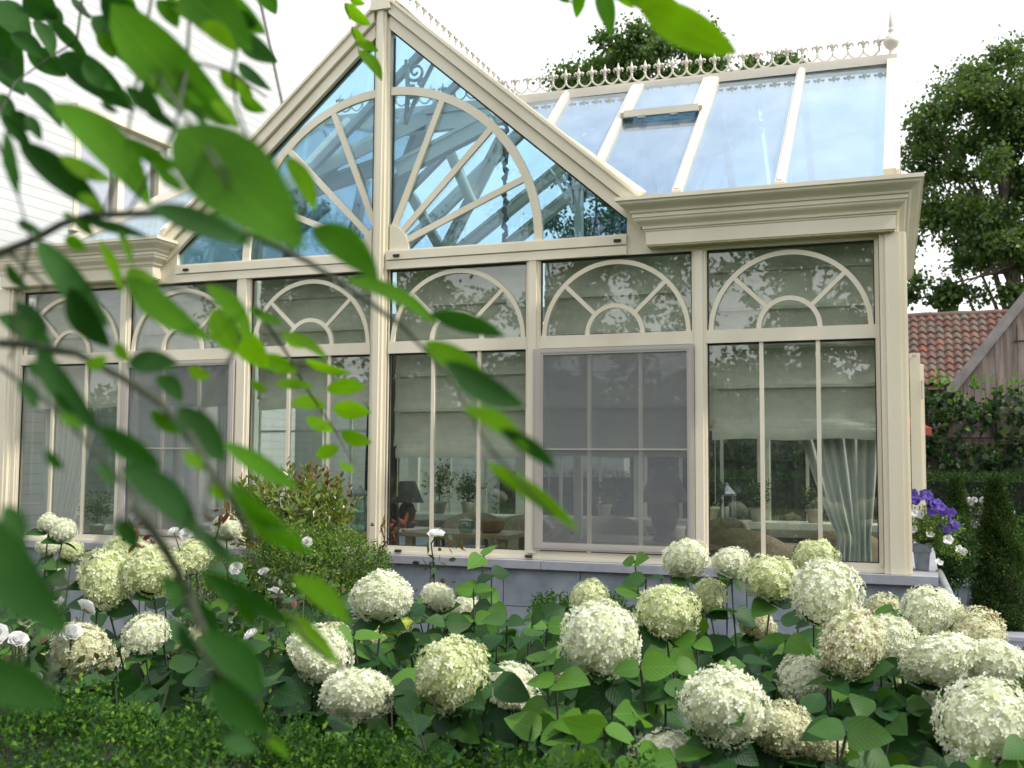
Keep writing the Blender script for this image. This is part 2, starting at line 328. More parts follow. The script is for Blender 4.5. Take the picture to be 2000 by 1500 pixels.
# gable window
for sgn in (1, -1):
    xi = .045 if sgn > 0 else .105
    poly = [(sgn*xi, Z4), (sgn*1.9, Z4), (sgn*1.9, Z4+.076), (sgn*xi, GA-.222-GS*xi)]
    if sgn < 0: poly = poly[::-1]
    gw = obj('gable_window', MB().prism([(sgn*(xi-.012), Z4-.013), (sgn*1.86, Z4-.013), (sgn*1.86, Z4), (sgn*(xi-.012), Z4)][::sgn], -.042, .02), CREAM, con)
    obj('pane', MB().prism(poly, .006, .014), GL_GAB, gw)
    t = MB(); a0, a1 = (0, R(88.2)) if sgn > 0 else (R(94.5), PI)
    t.arc(0, Z4, 1.215, a0, a1, .062, -.022, .004, 40)
    hb = [(sgn*xi, Z4)]+[(.205*math.cos(a), Z4+.205*math.sin(a)) for a in ([R(k) for k in (0, 15, 30, 45, 60, 76)] if sgn > 0 else [R(180-k) for k in (0, 15, 30, 45, 58)])]+[(sgn*xi, Z4+.198)]
    if sgn < 0: hb = hb[::-1]
    t.prism(hb, -.026, .004)
    for k in (22.5, 45, 67.5):
        a = R(k) if sgn > 0 else R(180-k); ca, sa = math.cos(a), math.sin(a)
        t.bar((.19*ca, -.009, Z4+.19*sa), (1.19*ca, -.009, Z4+1.19*sa), .024, .046, up=(-sa, 0, ca))
    obj('sunburst_tracery', t, CREAM, gw)
    g = MB(); g.bar((sgn*xi, 0, GA-.232-GS*xi), (sgn*1.88, 0, GA-.232-GS*1.88), .012, .014); g.box(min(sgn*xi, sgn*(xi+.012)), max(sgn*xi, sgn*(xi+.012)), -.006, .004, Z4, 4.8)
    obj('gasket', g, GASKET, gw)
    def rk(o0, o1, y0, y1, xe=1.96):
        xa = .03 if sgn > 0 else .09
        p = [(sgn*xa, GA-o0-GS*xa), (sgn*xe, GA-o0-GS*xe), (sgn*xe, GA-o1-GS*xe), (sgn*xa, GA-o1-GS*xa)]
        return MB().prism(p if sgn < 0 else p[::-1], y0, y1)
    m = rk(.225, .125, -.045, .05); n = rk(.125, .112, -.03, .05); q = rk(.112, .012, -.075, .06); u = rk(.016, -.012, -.095, .07)
    for z_ in (n, q, u): m.add(z_.v, z_.f)
    obj('bargeboard', m, CREAM, con)
# cornice: profile swept round mitred corners
prof = [(.0, 3.365), (.30, 3.365), (.30, 3.340), (.285, 3.336)]
for k in range(7): a = k/6; prof.append((.285-.065*(a-.16*math.sin(2*PI*a)), 3.332-.058*a))
prof += [(.218, 3.268), (.206, 3.268), (.206, 3.240), (.196, 3.238)]
for k in range(7): a = k/6; prof.append((.196-.045*(a-.16*math.sin(2*PI*a)), 3.234-.056*a))
prof += [(.150, 3.172), (.138, 3.172), (.138, 3.160), (.130, 3.156), (.130, 3.068), (.122, 3.062), (.0, 3.062)]
def cornice(x0, x1, back):
    m = MB(); P = prof; n = len(P); vs = []
    segs = [lambda o: (x0-o, .0), lambda o: (x0-o, -o), lambda o: (x1+o, -o)]
    segs.append((lambda o: (x1+o-.085, back)) if back else (lambda o: (x1+o, 0)))
    for s_ in segs: vs += [(*s_(o), z) for o, z in P]
    fs = [(i*n+k, i*n+(k+1) % n, (i+1)*n+(k+1) % n, (i+1)*n+k) for i in range(3) for k in range(n)]
    m.add(vs, fs+[tuple(range(n)), tuple(range(4*n-1, 3*n-1, -1))])
    return m
obj('cornice', cornice(2.145, 3.465, DEP+.25), CREAM, con)
obj('cornice', cornice(-3.465, -2.145, None), CREAM, con)
# soffit boards with open joints
for a, b in ((2.02, 3.58), (-3.58, -2.02)):
    m = MB(); x = a
    while x < b-.01: m.box(x+.002, min(x+.09, b)-.002, -.128, -.031, 3.055, 3.060); x += .09
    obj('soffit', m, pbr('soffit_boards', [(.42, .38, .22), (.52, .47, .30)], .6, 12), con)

# ------------------------------------------------------------------ roof
def roofz_main(y): return ZE+(ZR-ZE)*min(y, 2*YR-y)/YR
RX = .40
bars_x = [.93, 1.53, 2.205, 2.885]
def mainz(x): return ZR+.035-.016*(x)
# valley point on the front main slope at x (right side): gable plane z = GA-.06-GS*x
gz = lambda x: GA-.03-GS*abs(x)
def vy(x): return (gz(x)-ZE)/(ZR-ZE)*YR      # y where main slope reaches gable plane
panes = []
xsb = [RX]+bars_x+[3.56]
for k in range(5):
    a, b = xsb[k], xsb[k+1]
    if k == 0: poly = [(a, min(vy(a), YR)), (b, vy(b)), (b, YR), (a, YR)]
    elif a < 1.9:
        yb = max(0, vy(b)) if b < 1.93 else 0
        poly = [(a, vy(a))]+([(1.93, 0)] if b > 1.93 else [])+[(b, yb), (b, YR), (a, YR)]
    else: poly = [(a, 0), (b, 0), (b, YR), (a, YR)]
    panes.append(poly)
def slab(poly, t=.012, off=0.0):
    m = MB(); n = len(poly); nz = np.array((0, -(ZR-ZE), YR)); nz = nz/np.linalg.norm(nz)
    top = [np.array((x, y, ZE+(mainz(x)-ZE)*y/YR))+nz*off for x, y in poly]; bot = [p-nz*t for p in top]
    m.add(top+bot, [tuple(range(n)), tuple(range(2*n-1, n-1, -1))]+[(i, i+n, (i+1) % n+n, (i+1) % n) for i in range(n)]); return m
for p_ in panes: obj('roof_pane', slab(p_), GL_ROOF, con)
def rbar(p, q, w=.062, h=.05, mat=None, parent=None):
    m = MB(); m.bar(p, q, w, h); m.bar(np.array(p)+(0, 0, .025), np.array(q)+(0, 0, .025), w*.55, h*.6); return obj('roof_bar', m, mat or CREAM_ROOF, parent or con)
for x in bars_x:
    y0 = max(vy(x), -.03) if x < 1.93 else -.03
    z0 = ZE+(mainz(x)-ZE)*y0/YR
    rbar((x, y0, z0+.012), (x, YR-.02, mainz(x)+.0))
# right verge of the main roof
m = MB(); m.bar((3.565, -.04, ZE-.01), (3.565, YR, mainz(3.56)), .075, .09); m.bar((3.612, -.03, ZE-.05), (3.612, YR, mainz(3.56)-.05), .02, .16)
m.bar((3.565, YR, mainz(3.56)), (3.565, DEP+.04, ZE-.01), .075, .09)
obj('verge_bar', m, CREAM_ROOF, con)
# ridge caps
m = MB(); m.bar((-1.42, YR, mainz(0)-.0), (3.60, YR, mainz(3.6)+.018), .11, .05); m.bar((-1.42, YR, mainz(0)+.03), (3.60, YR, mainz(3.6)+.045), .05, .03); m.bar((-1.42, YR-.045, mainz(0)-.02), (3.60, YR-.045, mainz(3.6)-.002), .03, .05)
obj('ridge_cap', m, CREAM_ROOF, con)
m = MB(); m.bar((0, .0, GA+.01), (0, DEP, GA+.01), .12, .05); m.bar((0, .0, GA+.04), (0, DEP, GA+.04), .05, .03)
obj('ridge_cap', m, CREAM_ROOF, con)
# cresting: arches between fleur-de-lis spears
def fleur(m, P, ax, s=1.25):      # P base point, ax unit horizontal direction
    P = np.array(P, float); ax = np.array(ax, float); up = np.array((0, 0, 1.)); nn = np.cross(ax, up)
    T = lambda a, b, c=0: P+ax*a*s+up*b*s+nn*c*s
    m.tube([T(0, .030), T(0, .052), T(0, .070)], [.005*s, .009*s, .0055*s], 6)
    m.tube([T(0, .066), T(0, .071), T(0, .076)], [.007*s, .0155*s, .007*s], 6)
    m.tube([T(0, .076), T(0, .096), T(0, .108), T(0, .118), T(0, .146)], [.005*s, .0145*s, .0135*s, .008*s, .001*s], 6)
    for d in (1, -1):
        m.tube([T(d*.004, .080), T(d*.013, .097), T(d*.023, .104), T(d*.031, .098), T(d*.031, .086), T(d*.024, .080)], [.005*s, .008*s, .0085*s, .008*s, .006*s, .002*s], 6)
def cresting(p, q, n):
    m = MB(); p = np.array(p, float); q = np.array(q, float); d = (q-p)/n; ln = np.linalg.norm(d); ax = d/ln
    for i in range(n+1):
        fleur(m, p+d*i, ax)
        if i < n:
            c = [p+d*i+d*(k/8)+np.array((0, 0, .052-.047*math.sin(PI*k/8)**.8)) for k in range(9)]
            m.tube(c, [.008]*9, 6)
    return m
obj('cresting', cresting((-1.30, YR, mainz(-1.9)+.04), (3.47, YR, mainz(3.5)+.058), 41), CREAM_ROOF, con, smooth=True)
obj('cresting', cresting((0, .10, GA+.05), (0, DEP-.05, GA+.05), 23), CREAM_ROOF, con, smooth=True)
def finial(c): return MB().lathe([(.030, 0), (.034, .02), (.02, .04), (.018, .06), (.045, .085), (.060, .115), (.062, .125), (.060, .135), (.045, .17), (.022, .19), (.018, .205), (.028, .215), (.018, .23), (.016, .24), (.022, .255), (.012, .33), (.002, .40)], c, 20)
obj('finial', finial((3.56, YR, mainz(3.56)+.035)), CREAM_ROOF, con, smooth=True)
# gable cross roof panes
for sgn in (1, -1):
    for (y0, y1) in ((.03, .78), (.80, 1.54), (1.56, 2.29), (2.31, 3.07)):
        def yy(x, y): return y
        # clip against the valley line: in front half y<YR, main slope rises above gable plane where y>vy(x)
        a = []
        for x in (RX*.02+.02, 1.9):
            pass
        lo, hi = (y0, y1) if y1 <= YR else (DEP-y1, DEP-y0)
        # region: x from .02 to xv(y) where gable plane meets main slope
        xv = lambda y: max(.02, (GA-.03-(ZE+(ZR-ZE)*min(y, YR)/YR))/GS)
        pts = [(.03, lo), (xv(lo), lo), (xv(hi), hi), (.03, hi)]
        if y1 > YR: pts = [(x, DEP-y) for x, y in pts]
        top = [np.array((sgn*x, y, gz(x))) for x, y in pts]; bot = [p-(0, 0, .012) for p in top]
        m = MB().add(top+bot, [(0, 1, 2, 3), (7, 6, 5, 4)]+[(i, i+4, (i+1) % 4+4, (i+1) % 4) for i in range(4)])
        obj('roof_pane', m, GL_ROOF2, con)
    for y in (.79, 1.55, 2.30):
        x_ = (GA-.03-(ZE+(ZR-ZE)*min(y, DEP-y)/YR))/GS
        rbar((0, y, gz(0)), (sgn*x_, y, gz(x_)), .06, .06)
# left slope with hip, back slope panes
nzf = lambda x, y: ZE+(mainz(0)-ZE)*y/YR
def tri_pane(pts): 
    top = [np.array(p, float) for p in pts]; n = len(top); bot = [p-(0, 0, .012) for p in top]
    return MB().add(top+bot, [tuple(range(n)), tuple(range(2*n-1, n-1, -1))]+[(i, i+n, (i+1) % n+n, (i+1) % n) for i in range(n)])
zr0 = mainz(0)
obj('roof_pane', tri_pane([(-2.93, 0, ZE), (-1.95, 0, ZE), (-1.2, .76, nzf(0, .76)), (-1.2, YR, zr0), (-1.40, YR, zr0)]), GL_ROOF, con)
obj('roof_pane', tri_pane([(-1.18, .78, nzf(0, .78)), (-.42, YR-.02, zr0-.01), (-1.18, YR, zr0)]), GL_ROOF, con)
obj('roof_pane', tri_pane([(-2.95, .02, ZE), (-1.42, YR, zr0), (-2.95, DEP, ZE)]), GL_ROOF, con)
obj('flat_roof', MB().box(-3.70, -2.96, .0, DEP, ZE-.07, ZE-.03), METAL, con)
for x0, x1 in ((.45, 1.5), (1.53, 2.5), (2.53, 3.55)):
    obj('roof_pane', tri_pane([(x0, YR+.01, zr0), (x1, YR+.01, zr0), (x1, min(DEP, DEP-max(0, vy(x1))), roofz_main(min(DEP, DEP-max(0, vy(x1))))), (x0, min(DEP, DEP-max(0, vy(x0))), roofz_main(min(DEP, DEP-max(0, vy(x0)))))]), GL_ROOF, con)
obj('roof_pane', tri_pane([(-1.40, YR+.01, zr0), (-.45, YR+.01, zr0), (-1.93, DEP, ZE), (-2.95, DEP, ZE)]), GL_ROOF, con)
for p, q in (((-2.97, -.02, ZE), (-1.42, YR, zr0)), ((-2.97, DEP, ZE), (-1.42, YR, zr0)), ((-2.0, -.02, ZE+.01), (-2.0, .93, nzf(0, .93)+.01)), ((-1.19, .76, nzf(0, .76)), (-1.19, YR, zr0))): rbar(p, q, .07, .06)
# valley gutters and inner beams
m = MB()
for sx in (1, -1):
    m.bar((sx*1.93, .0, ZE-.03), (sx*.42, YR, ZR-.03), .10, .13); m.bar((sx*1.93, DEP, ZE-.03), (sx*.42, YR, ZR-.03), .10, .13)
    m.bar((sx*1.93, .02, ZE-.02), (sx*.05, .02, GA-.10), .05, .10); m.bar((sx*1.93, DEP, ZE-.02), (sx*.05, DEP, GA-.10), .07, .12)
m.bar((-1.42, YR, ZR-.09), (-.40, YR, ZR-.09), .08, .14); m.bar((.40, YR, ZR-.09), (3.55, YR, ZR-.10), .08, .14); m.bar((0, 0.02, GA-.10), (0, DEP, GA-.10), .08, .16)
m.bar((-2.95, .05, ZE-.06), (-1.42, YR, zr0-.07), .07, .12)
m.bar((-1.0, YR, ZR-.10), (1.0, YR, ZR-.10), .08, .14)
obj('roof_beam', m, CREAM_IN, con)
for x in bars_x[2:]: obj('rafter', MB().bar((x, .10, ZE+.02), (x, YR, ZR-.06), .05, .10), CREAM_IN, con)
for x in (2.205, 2.885): obj('rafter', MB().bar((x, DEP-max(0, vy(abs(x))) if abs(x) < 1.93 else DEP, roofz_main(max(0, vy(abs(x)))) -.06 if abs(x) < 1.93 else ZE-.06), (x, YR, ZR-.06), .05, .10), CREAM_IN, con)
# vent window in the roof
nzv = np.array((0, -(ZR-ZE), YR)); nzv /= np.linalg.norm(nzv)
def rp(x, y, o): return np.array((x, y, ZE+(mainz(x)-ZE)*y/YR))+nzv*o
m = MB(); xa, xb, ya, yb = 1.575, 2.165, 1.02, YR-.06
m.bar(rp(xa, ya, .055), rp(xb, ya, .055), .045, .055); m.bar(rp(xa, yb, .04), rp(xb, yb, .04), .045, .05)
m.bar(rp(xa+.01, ya, .05), rp(xa+.01, yb, .04), .075, .05, up=tuple(nzv)); m.bar(rp(xb-.01, ya, .05), rp(xb-.01, yb, .04), .075, .05, up=tuple(nzv))
vw = obj('roof_vent', m, CREAM_ROOF, con)
obj('pane', MB().add([rp(xa, ya, .052), rp(xb, ya, .052), rp(xb, yb, .045), rp(xa, yb, .045), rp(xa, ya, .044), rp(xb, ya, .044), rp(xb, yb, .037), rp(xa, yb, .037)], [(0, 1, 2, 3), (7, 6, 5, 4), (0, 4, 5, 1), (1, 5, 6, 2), (2, 6, 7, 3), (3, 7, 4, 0)]), GL_ROOF, vw)
for x in (1.72, 1.98): obj('hinge', MB().bar(rp(x-.03, ya-.03, .04), rp(x+.03, ya-.03, .04), .03, .02), METAL, vw)
# right end wall, left end wall, back wall
def endwall(x):
    for k, y in enumerate((.80, 1.55, 2.30, DEP-.04)): obj('mullion', MB().box(x-.04, x+.04, y-.045, y+.045, .942, 3.42), CREAM, con)
    for (y0, y1) in ((.10, .755), (.845, 1.505), (1.595, 2.255), (2.345, DEP-.09)):
        w = obj('window', MB().box(x-.03, x+.03, y0, y1, 2.404, 2.49).box(x-.03, x+.03, y0, y1, .942, .99).box(x-.03, x+.03, y0, y1, 3.03, 3.10).box(x-.028, x+.028, y0, y0+.02, .95, 3.09).box(x-.028, x+.028, y1-.02, y1, .95, 3.09), CREAM, con)
        obj('pane', MB().box(x-.004, x+.004, y0, y1, .99, 3.03), GL_WIN, w)
endwall(3.58); endwall(-3.58)
m = MB(); m.add([(3.575, .02, 3.42), (3.575, DEP-.02, 3.42), (3.575, YR, ZR-.03), (3.567, .02, 3.42), (3.567, DEP-.02, 3.42), (3.567, YR, ZR-.03)], [(0, 1, 2), (5, 4, 3), (0, 3, 4, 1), (1, 4, 5, 2), (2, 5, 3, 0)])
obj('end_pane', m, GL_GAB, con)
bx = [-3.52, -2.36, -1.22, -.03, 1.18, 2.35, 3.52]
for x in bx: obj('back_mullion', MB().box(x-.055, x+.055, DEP-.05, DEP+.05, .942, 3.42), CREAM_IN, con)
for a, b in zip(bx[:-1], bx[1:]):
    m = MB()
    for z0, z1 in ((.942, 1.03), (2.40, 2.49), (3.03, 3.17)): m.box(a+.055, b-.055, DEP-.04, DEP+.04, z0, z1)
    for k in (1/3, 2/3): m.box(a+(b-a)*k-.014, a+(b-a)*k+.014, DEP-.015, DEP+.015, 1.03, 2.40)
    m.box(a+.055, b-.055, DEP-.0145, DEP+.0145, 1.92, 1.945)
    m.arc((a+b)/2, 2.49, (b-a)/2-.08, 0, PI, .035, DEP-.015, DEP+.015, 24)
    w = obj('back_window', m, CREAM_IN, con)
    obj('pane', MB().box(a+.055, b-.055, DEP-.004, DEP+.004, 1.03, 3.03), GL_BACK, w)
# back gable: glazed infill with a truss behind
obj('back_gable_pane', MB().prism([(-1.9, 3.18), (1.9, 3.18), (1.9, 3.40), (0, GA-.1), (-1.9, 3.40)], DEP-.006, DEP+.006), GL_GAB, con)
for a, b, yy_, w_ in (((777, 332), (962, 236), YR-.10, .15), ((779, 338), (862, 488), 2.45, .085), ((872, 283), (925, 402), 2.30, .085), ((985, 262), (868, 492), 2.38, .10), ((893, 492), (1100, 325), 2.60, .10), ((992, 480), (1165, 340), 2.75, .10),
                      ((606, 362), (738, 226), YR-.15, .13), ((560, 388), (738, 326), YR-.10, .13), ((712, 352), (684, 492), 2.3, .09), ((560, 470), (640, 400), 2.5, .09), ((470, 500), (560, 425), 2.5, .09)):
    p_, q_ = atY(*a, yy_), atY(*b, yy_); m = MB(); m.bar(p_, q_, .09, w_, up=(0, 0, 1)); m.bar(p_+(0, 0, w_*.42), q_+(0, 0, w_*.42), .11, .03)
    obj('truss_beam', m, CREAM_IN, con)

# cast scroll brackets inside the gable
def scroll(m, cx, y, cz, r, a0, turns, w=.012):
    P = []; n = int(18*turns)
    for i in range(n+1):
        t = i/n; a = a0+turns*2*PI*t; rr = r*(1-.85*t); P.append((cx+rr*math.cos(a), y, cz+rr*math.sin(a)))
    m.tube(P, [w*(1-.3*i/n) for i in range(n+1)], 6)
def bracket(x, y, z, sx, s=1.0):
    m = MB(); c = [(x, z)]
    m.tube([(x+sx*.02*s, y, z-.5*s), (x+sx*.04*s, y, z-.25*s), (x+sx*.02*s, y, z)], [.016*s, .02*s, .016*s], 8)
    m.tube([(x+sx*(.02+.03*k+.002*k*k)*s, y, z-(.5-.075*k-.001*k*k)*s) for k in range(8)], [.018*s]*8, 8)
    for dx, dz, r, a, tn in ((.10, -.10, .085, 2.2, 1.6), (.20, -.06, .055, 3.6, -1.5), (.07, -.26, .055, 1.2, 1.5), (.29, -.03, .035, 0, 1.4), (.05, -.36, .03, 2, -1.3), (.15, -.19, .03, 1, 1.3), (.25, -.11, .022, 1, -1.3)):
        scroll(m, x+sx*dx*s, y, z+dz*s, r*s, a, sx*tn, .013*s)
    return m
obj('scroll_bracket', bracket(.08, .10, 4.66, 1, 1.0), CREAM_IN, con, smooth=True)
pq = atY(1131, 372, .60); obj('inner_post', MB().box(pq[0]-.028, pq[0]+.028, .57, .63, .35, pq[2]).box(pq[0]-.038, pq[0]+.038, .56, .64, pq[2]+.001, pq[2]+.03), CREAM_IN, con)
obj('scroll_bracket', bracket(pq[0]-.03, .60, pq[2]+.14, -1, .62), CREAM_IN, con, smooth=True)
obj('inner_post', MB().box(-1.67, -1.60, .72, .79, .35, 3.95), CREAM_IN, con)
# open door leaf at the back right corner
pA = atY(1776, 690, 3.42); pB = atY(1797, 690, 3.42)
m = MB(); m.box(pA[0], pB[0], 3.40, 3.46, .94, pA[2]); m.box(pB[0], pB[0]+.03, 3.42, 3.46, .94, pA[2]-.10)
dl = obj('open_door', m, CREAM, con)
m = MB()
for q in (.03, .05, .14): m.box(pA[0]+q, pA[0]+q+.012, 3.393, 3.40, pA[2]-.03, pA[2]-.018)
m.tube([(pB[0]+.01, 3.385, pA[2]-.26), (pB[0]+.01, 3.37, pA[2]-.26), (pB[0]+.01, 3.37, pA[2]-.42), (pB[0]+.01, 3.385, pA[2]-.42)], .006, 6)
obj('handle', m, METAL, dl)

# ------------------------------------------------------------------ leaves
def leaf_arrays(base, d, nrm, Ln, Wd, rows=1, fold=0.25, droop=0.0, prof='oval', bend=None):
    """every leaf: rows*2 quads from base along d; arrays of N leaves -> verts, faces, uv"""
    n = len(base); d = d/np.linalg.norm(d, axis=1, keepdims=True)
    sd = np.cross(d, nrm); sd /= (np.linalg.norm(sd, axis=1, keepdims=True)+1e-9); nr = np.cross(sd, d)
    Ln = np.broadcast_to(Ln, (n,))[:, None]; Wd = np.broadcast_to(Wd, (n,))[:, None]
    if rows == 1:
        T = [(0, 0), (.5, 1), (1, 0), (.5, -1)]; F = [(0, 1, 2, 3)]
    else:
        T = [(0, 0)]; us = [(k+1)/rows for k in range(rows)]
        for u in us[:-1]: T += [(u, 1), (u, 0), (u, -1)]
        T += [(1, 0)]; F = [(0, 1, 2), (0, 2, 3)]
        for k in range(rows-2):
            a = 1+3*k; F += [(a, a+3, a+4, a+1), (a+1, a+4, a+5, a+2)]
        a = 1+3*(rows-2); e = len(T)-1; F += [(a, e, a+1), (a+1, e, a+2)]
    V = np.zeros((n, len(T), 3)); U = []
    for k, (u, v) in enumerate(T):
        if rows == 1: w = abs(v)*.5
        elif prof == 'lance': w = abs(v)*.5*(math.sin(PI*u**.85)**.8 if u < 1 else 0)
        elif prof == 'ovate': w = abs(v)*.5*min(1, (math.sin(PI*min(1, u**.62))**.85)*1.02+0.02*(u < .9))
        else: w = abs(v)*.5*(max(0, 1-(2*u-1)**2)**.5)
        V[:, k] = base+d*Ln*(u*(1-.15*abs(droop)*u))+sd*Wd*w*np.sign(v)+nr*(Wd*w*fold*2*.5-Ln*droop*u*u)+(0 if bend is None else sd*Ln*bend[:, None]*(4*u*(1-u)))
        U.append((u, .5+w*np.sign(v)))
    return V, F, U
def leaf_mesh(name, packs, mat):
    """packs: list of (V,F,U)"""
    vs = []; loops = []; starts = []; uvs = []; off = 0; lo = 0
    for V, F, U in packs:
        n, m = V.shape[:2]; vs.append(V.reshape(-1, 3)); o = (np.arange(n)*m+off)[:, None]; U = np.array(U)
        for tri in (3, 4):
            fs = [f for f in F if len(f) == tri]
            if not fs: continue
            A = np.array(fs); k = len(fs)
            idx = (o[:, :, None]+A[None]).reshape(-1, tri); loops.append(idx.ravel()); starts.append(lo+np.arange(n*k)*tri); lo += n*k*tri
            uvs.append(np.broadcast_to(U[A][None], (n, k, tri, 2)).reshape(-1, 2))
        off += n*m
    vs = np.concatenate(vs); loops = np.concatenate(loops); starts = np.concatenate(starts); uvs = np.concatenate(uvs)
    me = bpy.data.meshes.new(name); me.vertices.add(len(vs)); me.vertices.foreach_set('co', vs.astype(np.float32).ravel())
    me.loops.add(len(loops)); me.loops.foreach_set('vertex_index', loops.astype(np.int32))
    me.polygons.add(len(starts)); me.polygons.foreach_set('loop_start', starts.astype(np.int32))
    me.update(calc_edges=True); u = me.uv_layers.new(name='UVMap'); u.data.foreach_set('uv', uvs.astype(np.float32).ravel())
    me.polygons.foreach_set('use_smooth', [True]*len(starts)); me.materials.append(mat); return me
def unit(n):
    v = rng.normal(size=(n, 3)); return v/np.linalg.norm(v, axis=1, keepdims=True)
def sprigs(P, D, k, length, ll, lw, rows=1, spread=.9, fold=.3, droop=.0, jl=.25, prof='oval'):
    """P points, D directions; k leaf pairs along each sprig"""
    n = len(P); D = D/np.linalg.norm(D, axis=1, keepdims=True)
    a = np.cross(D, unit(n)); a /= np.linalg.norm(a, axis=1, keepdims=True); b = np.cross(D, a)
    B = []; DD = []; NN = []; LL = []
    for i in range(k):
        t = i/(k-1) if k > 1 else 1
        s_, s2 = (a, b) if i % 2 == 0 else (b, a)
        for sg in (1, -1):
            B.append(P+D*length*(t-.2)); dv = D*(.45+.55*t)+s_*sg*spread*(1-.4*t)+rng.normal(size=(n, 3))*.18; DD.append(dv)
            NN.append(D-s_*sg*.4+rng.normal(size=(n, 3))*.25); LL.append((1-.35*t)*(1+jl*rng.normal(size=n)).clip(.5, 1.5))
    B = np.concatenate(B); DD = np.concatenate(DD); NN = np.concatenate(NN); LL = np.concatenate(LL)
    return leaf_arrays(B, DD, NN, ll*LL, lw*LL, rows, fold, droop, prof)
L_BOX = leafmat('box_leaf', (.012, .042, .008), (.034, .095, .015), (.13, .25, .03), .28, .6, spec=.12, nscale=3.5)
L_BOXC = pbr('dark_foliage_core', [(.008, .012, .006), (.02, .022, .012)], 0.9, 30)  # near-black filler: the shade inside the foliage is put into this colour
L_HEDGE = leafmat('hedge_leaf', (.016, .042, .012), (.035, .075, .018), None, .2, .6, spec=.15)
L_HYD = leafmat('hydrangea_leaf', (.010, .044, .012), (.025, .080, .018), (.060, .145, .025), .25, .5, veins=.22, spec=.25, nscale=6)
L_HYDN = leafmat('hydrangea_young_leaf', (.055, .15, .018), (.09, .21, .028), None, .35, .5, veins=.22, spec=.25)
L_TREE = leafmat('tree_leaf', (.035, .075, .018), (.065, .125, .028), (.10, .17, .04), .38, .5)
L_TREE2 = leafmat('dark_tree_leaf', (.035, .070, .018), (.065, .12, .030), (.12, .17, .05), .40, .5)
L_VINE = leafmat('vine_leaf', (.018, .045, .018), (.035, .085, .025), (.16, .28, .05), .25, .35)
L_PHOT = leafmat('photinia_leaf', (.08, .14, .02), (.17, .24, .045), (.24, .16, .035), .3, .25, spec=.6)
L_RED = leafmat('red_shoot_leaf', (.10, .035, .018), (.17, .06, .025), (.16, .14, .03), .35, .3, tcol=(1.6, 1.0, .8))
L_SMALL = leafmat('small_shrub_leaf', (.06, .12, .022), (.11, .20, .035), (.24, .30, .06), .3, .4, nscale=5)
L_CON = leafmat('conifer_leaf', (.014, .036, .010), (.036, .070, .015), (.12, .17, .03), .12, .7, spec=.1)
L_ROSE = leafmat('rose_leaf', (.025, .055, .025), (.05, .095, .035), (.12, .05, .03), .25, .35)
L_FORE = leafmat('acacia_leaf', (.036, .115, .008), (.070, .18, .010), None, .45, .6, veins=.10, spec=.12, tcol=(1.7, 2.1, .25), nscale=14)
L_FOREB = leafmat('backlit_acacia_leaf', (.075, .19, .008), (.12, .26, .012), None, .55, .6, veins=.10, spec=.12, tcol=(1.9, 1.9, .2), nscale=14)  # same acacia leaf, with the brightness of backlight put into its colour
L_FORED = leafmat('shaded_acacia_leaf', (.016, .060, .012), (.028, .090, .018), None, .30, .6, veins=.10, spec=.15, tcol=(1.3, 1.9, .4), nscale=14)  # same acacia leaf, with the darkness of shaded silhouettes put into its colour

# ------------------------------------------------------------------ foreground box hedge
def hedge(name, label, cat, x0, x1, y0, y1, z1, dens, ll, mat, core, k=4, sl=.05, wob=.03, faces=('top', 'front')):
    t = thing(name, label, cat, ((x0+x1)/2, (y0+y1)/2, 0)); i = .07
    obj('dark_core', MB().box(x0+i, x1-i, y0+i, y1-i, 0, z1-i), core, t)  # solid dark core added behind the leaves to close the gaps
    P = []; D = []
    def put(A, f, nn):
        n = int(A*dens); u = rng.random(n); v = rng.random(n); p = f(u, v); w = wob*(np.sin(p[:, 0]*9+p[:, 2]*6)+np.sin(p[:, 0]*23+1+p[:, 1]*17)+np.sin(p[:, 2]*31+p[:, 0]*13))*.6-rng.random(n)**1.3*.15+(rng.random(n) < .05)*.05
        P.append(p+np.array(nn)*w[:, None]); D.append(np.array(nn)*.7+rng.normal(size=(n, 3))*.45+np.array((0, 0, .45)))
    if 'top' in faces: put((x1-x0)*(y1-y0), lambda u, v: np.stack([x0+(x1-x0)*u, y0+(y1-y0)*v, np.full_like(u, z1)], 1), (0, 0, 1))
    if 'front' in faces: put((x1-x0)*z1*.75, lambda u, v: np.stack([x0+(x1-x0)*u, np.full_like(u, y0), z1*(1-.75*v)], 1), (0, -1, 0))
    if 'back' in faces: put((x1-x0)*z1*.3, lambda u, v: np.stack([x0+(x1-x0)*u, np.full_like(u, y1), z1*(1-.3*v)], 1), (0, 1, 0))
    P = np.concatenate(P); D = np.concatenate(D)
    obj('foliage', leaf_mesh('foliage', [sprigs(P, D, k, sl, ll, ll*.55)], mat), None, t)
    return t
bh = hedge('box_hedge', 'low clipped box hedge with tiny green leaves along the very front', 'hedge', -1.2, 4.9, -5.55, -4.86, .975, 2800, .019, L_BOX, L_BOXC, faces=('top', 'front', 'back'))
bh.rotation_euler.y = .026

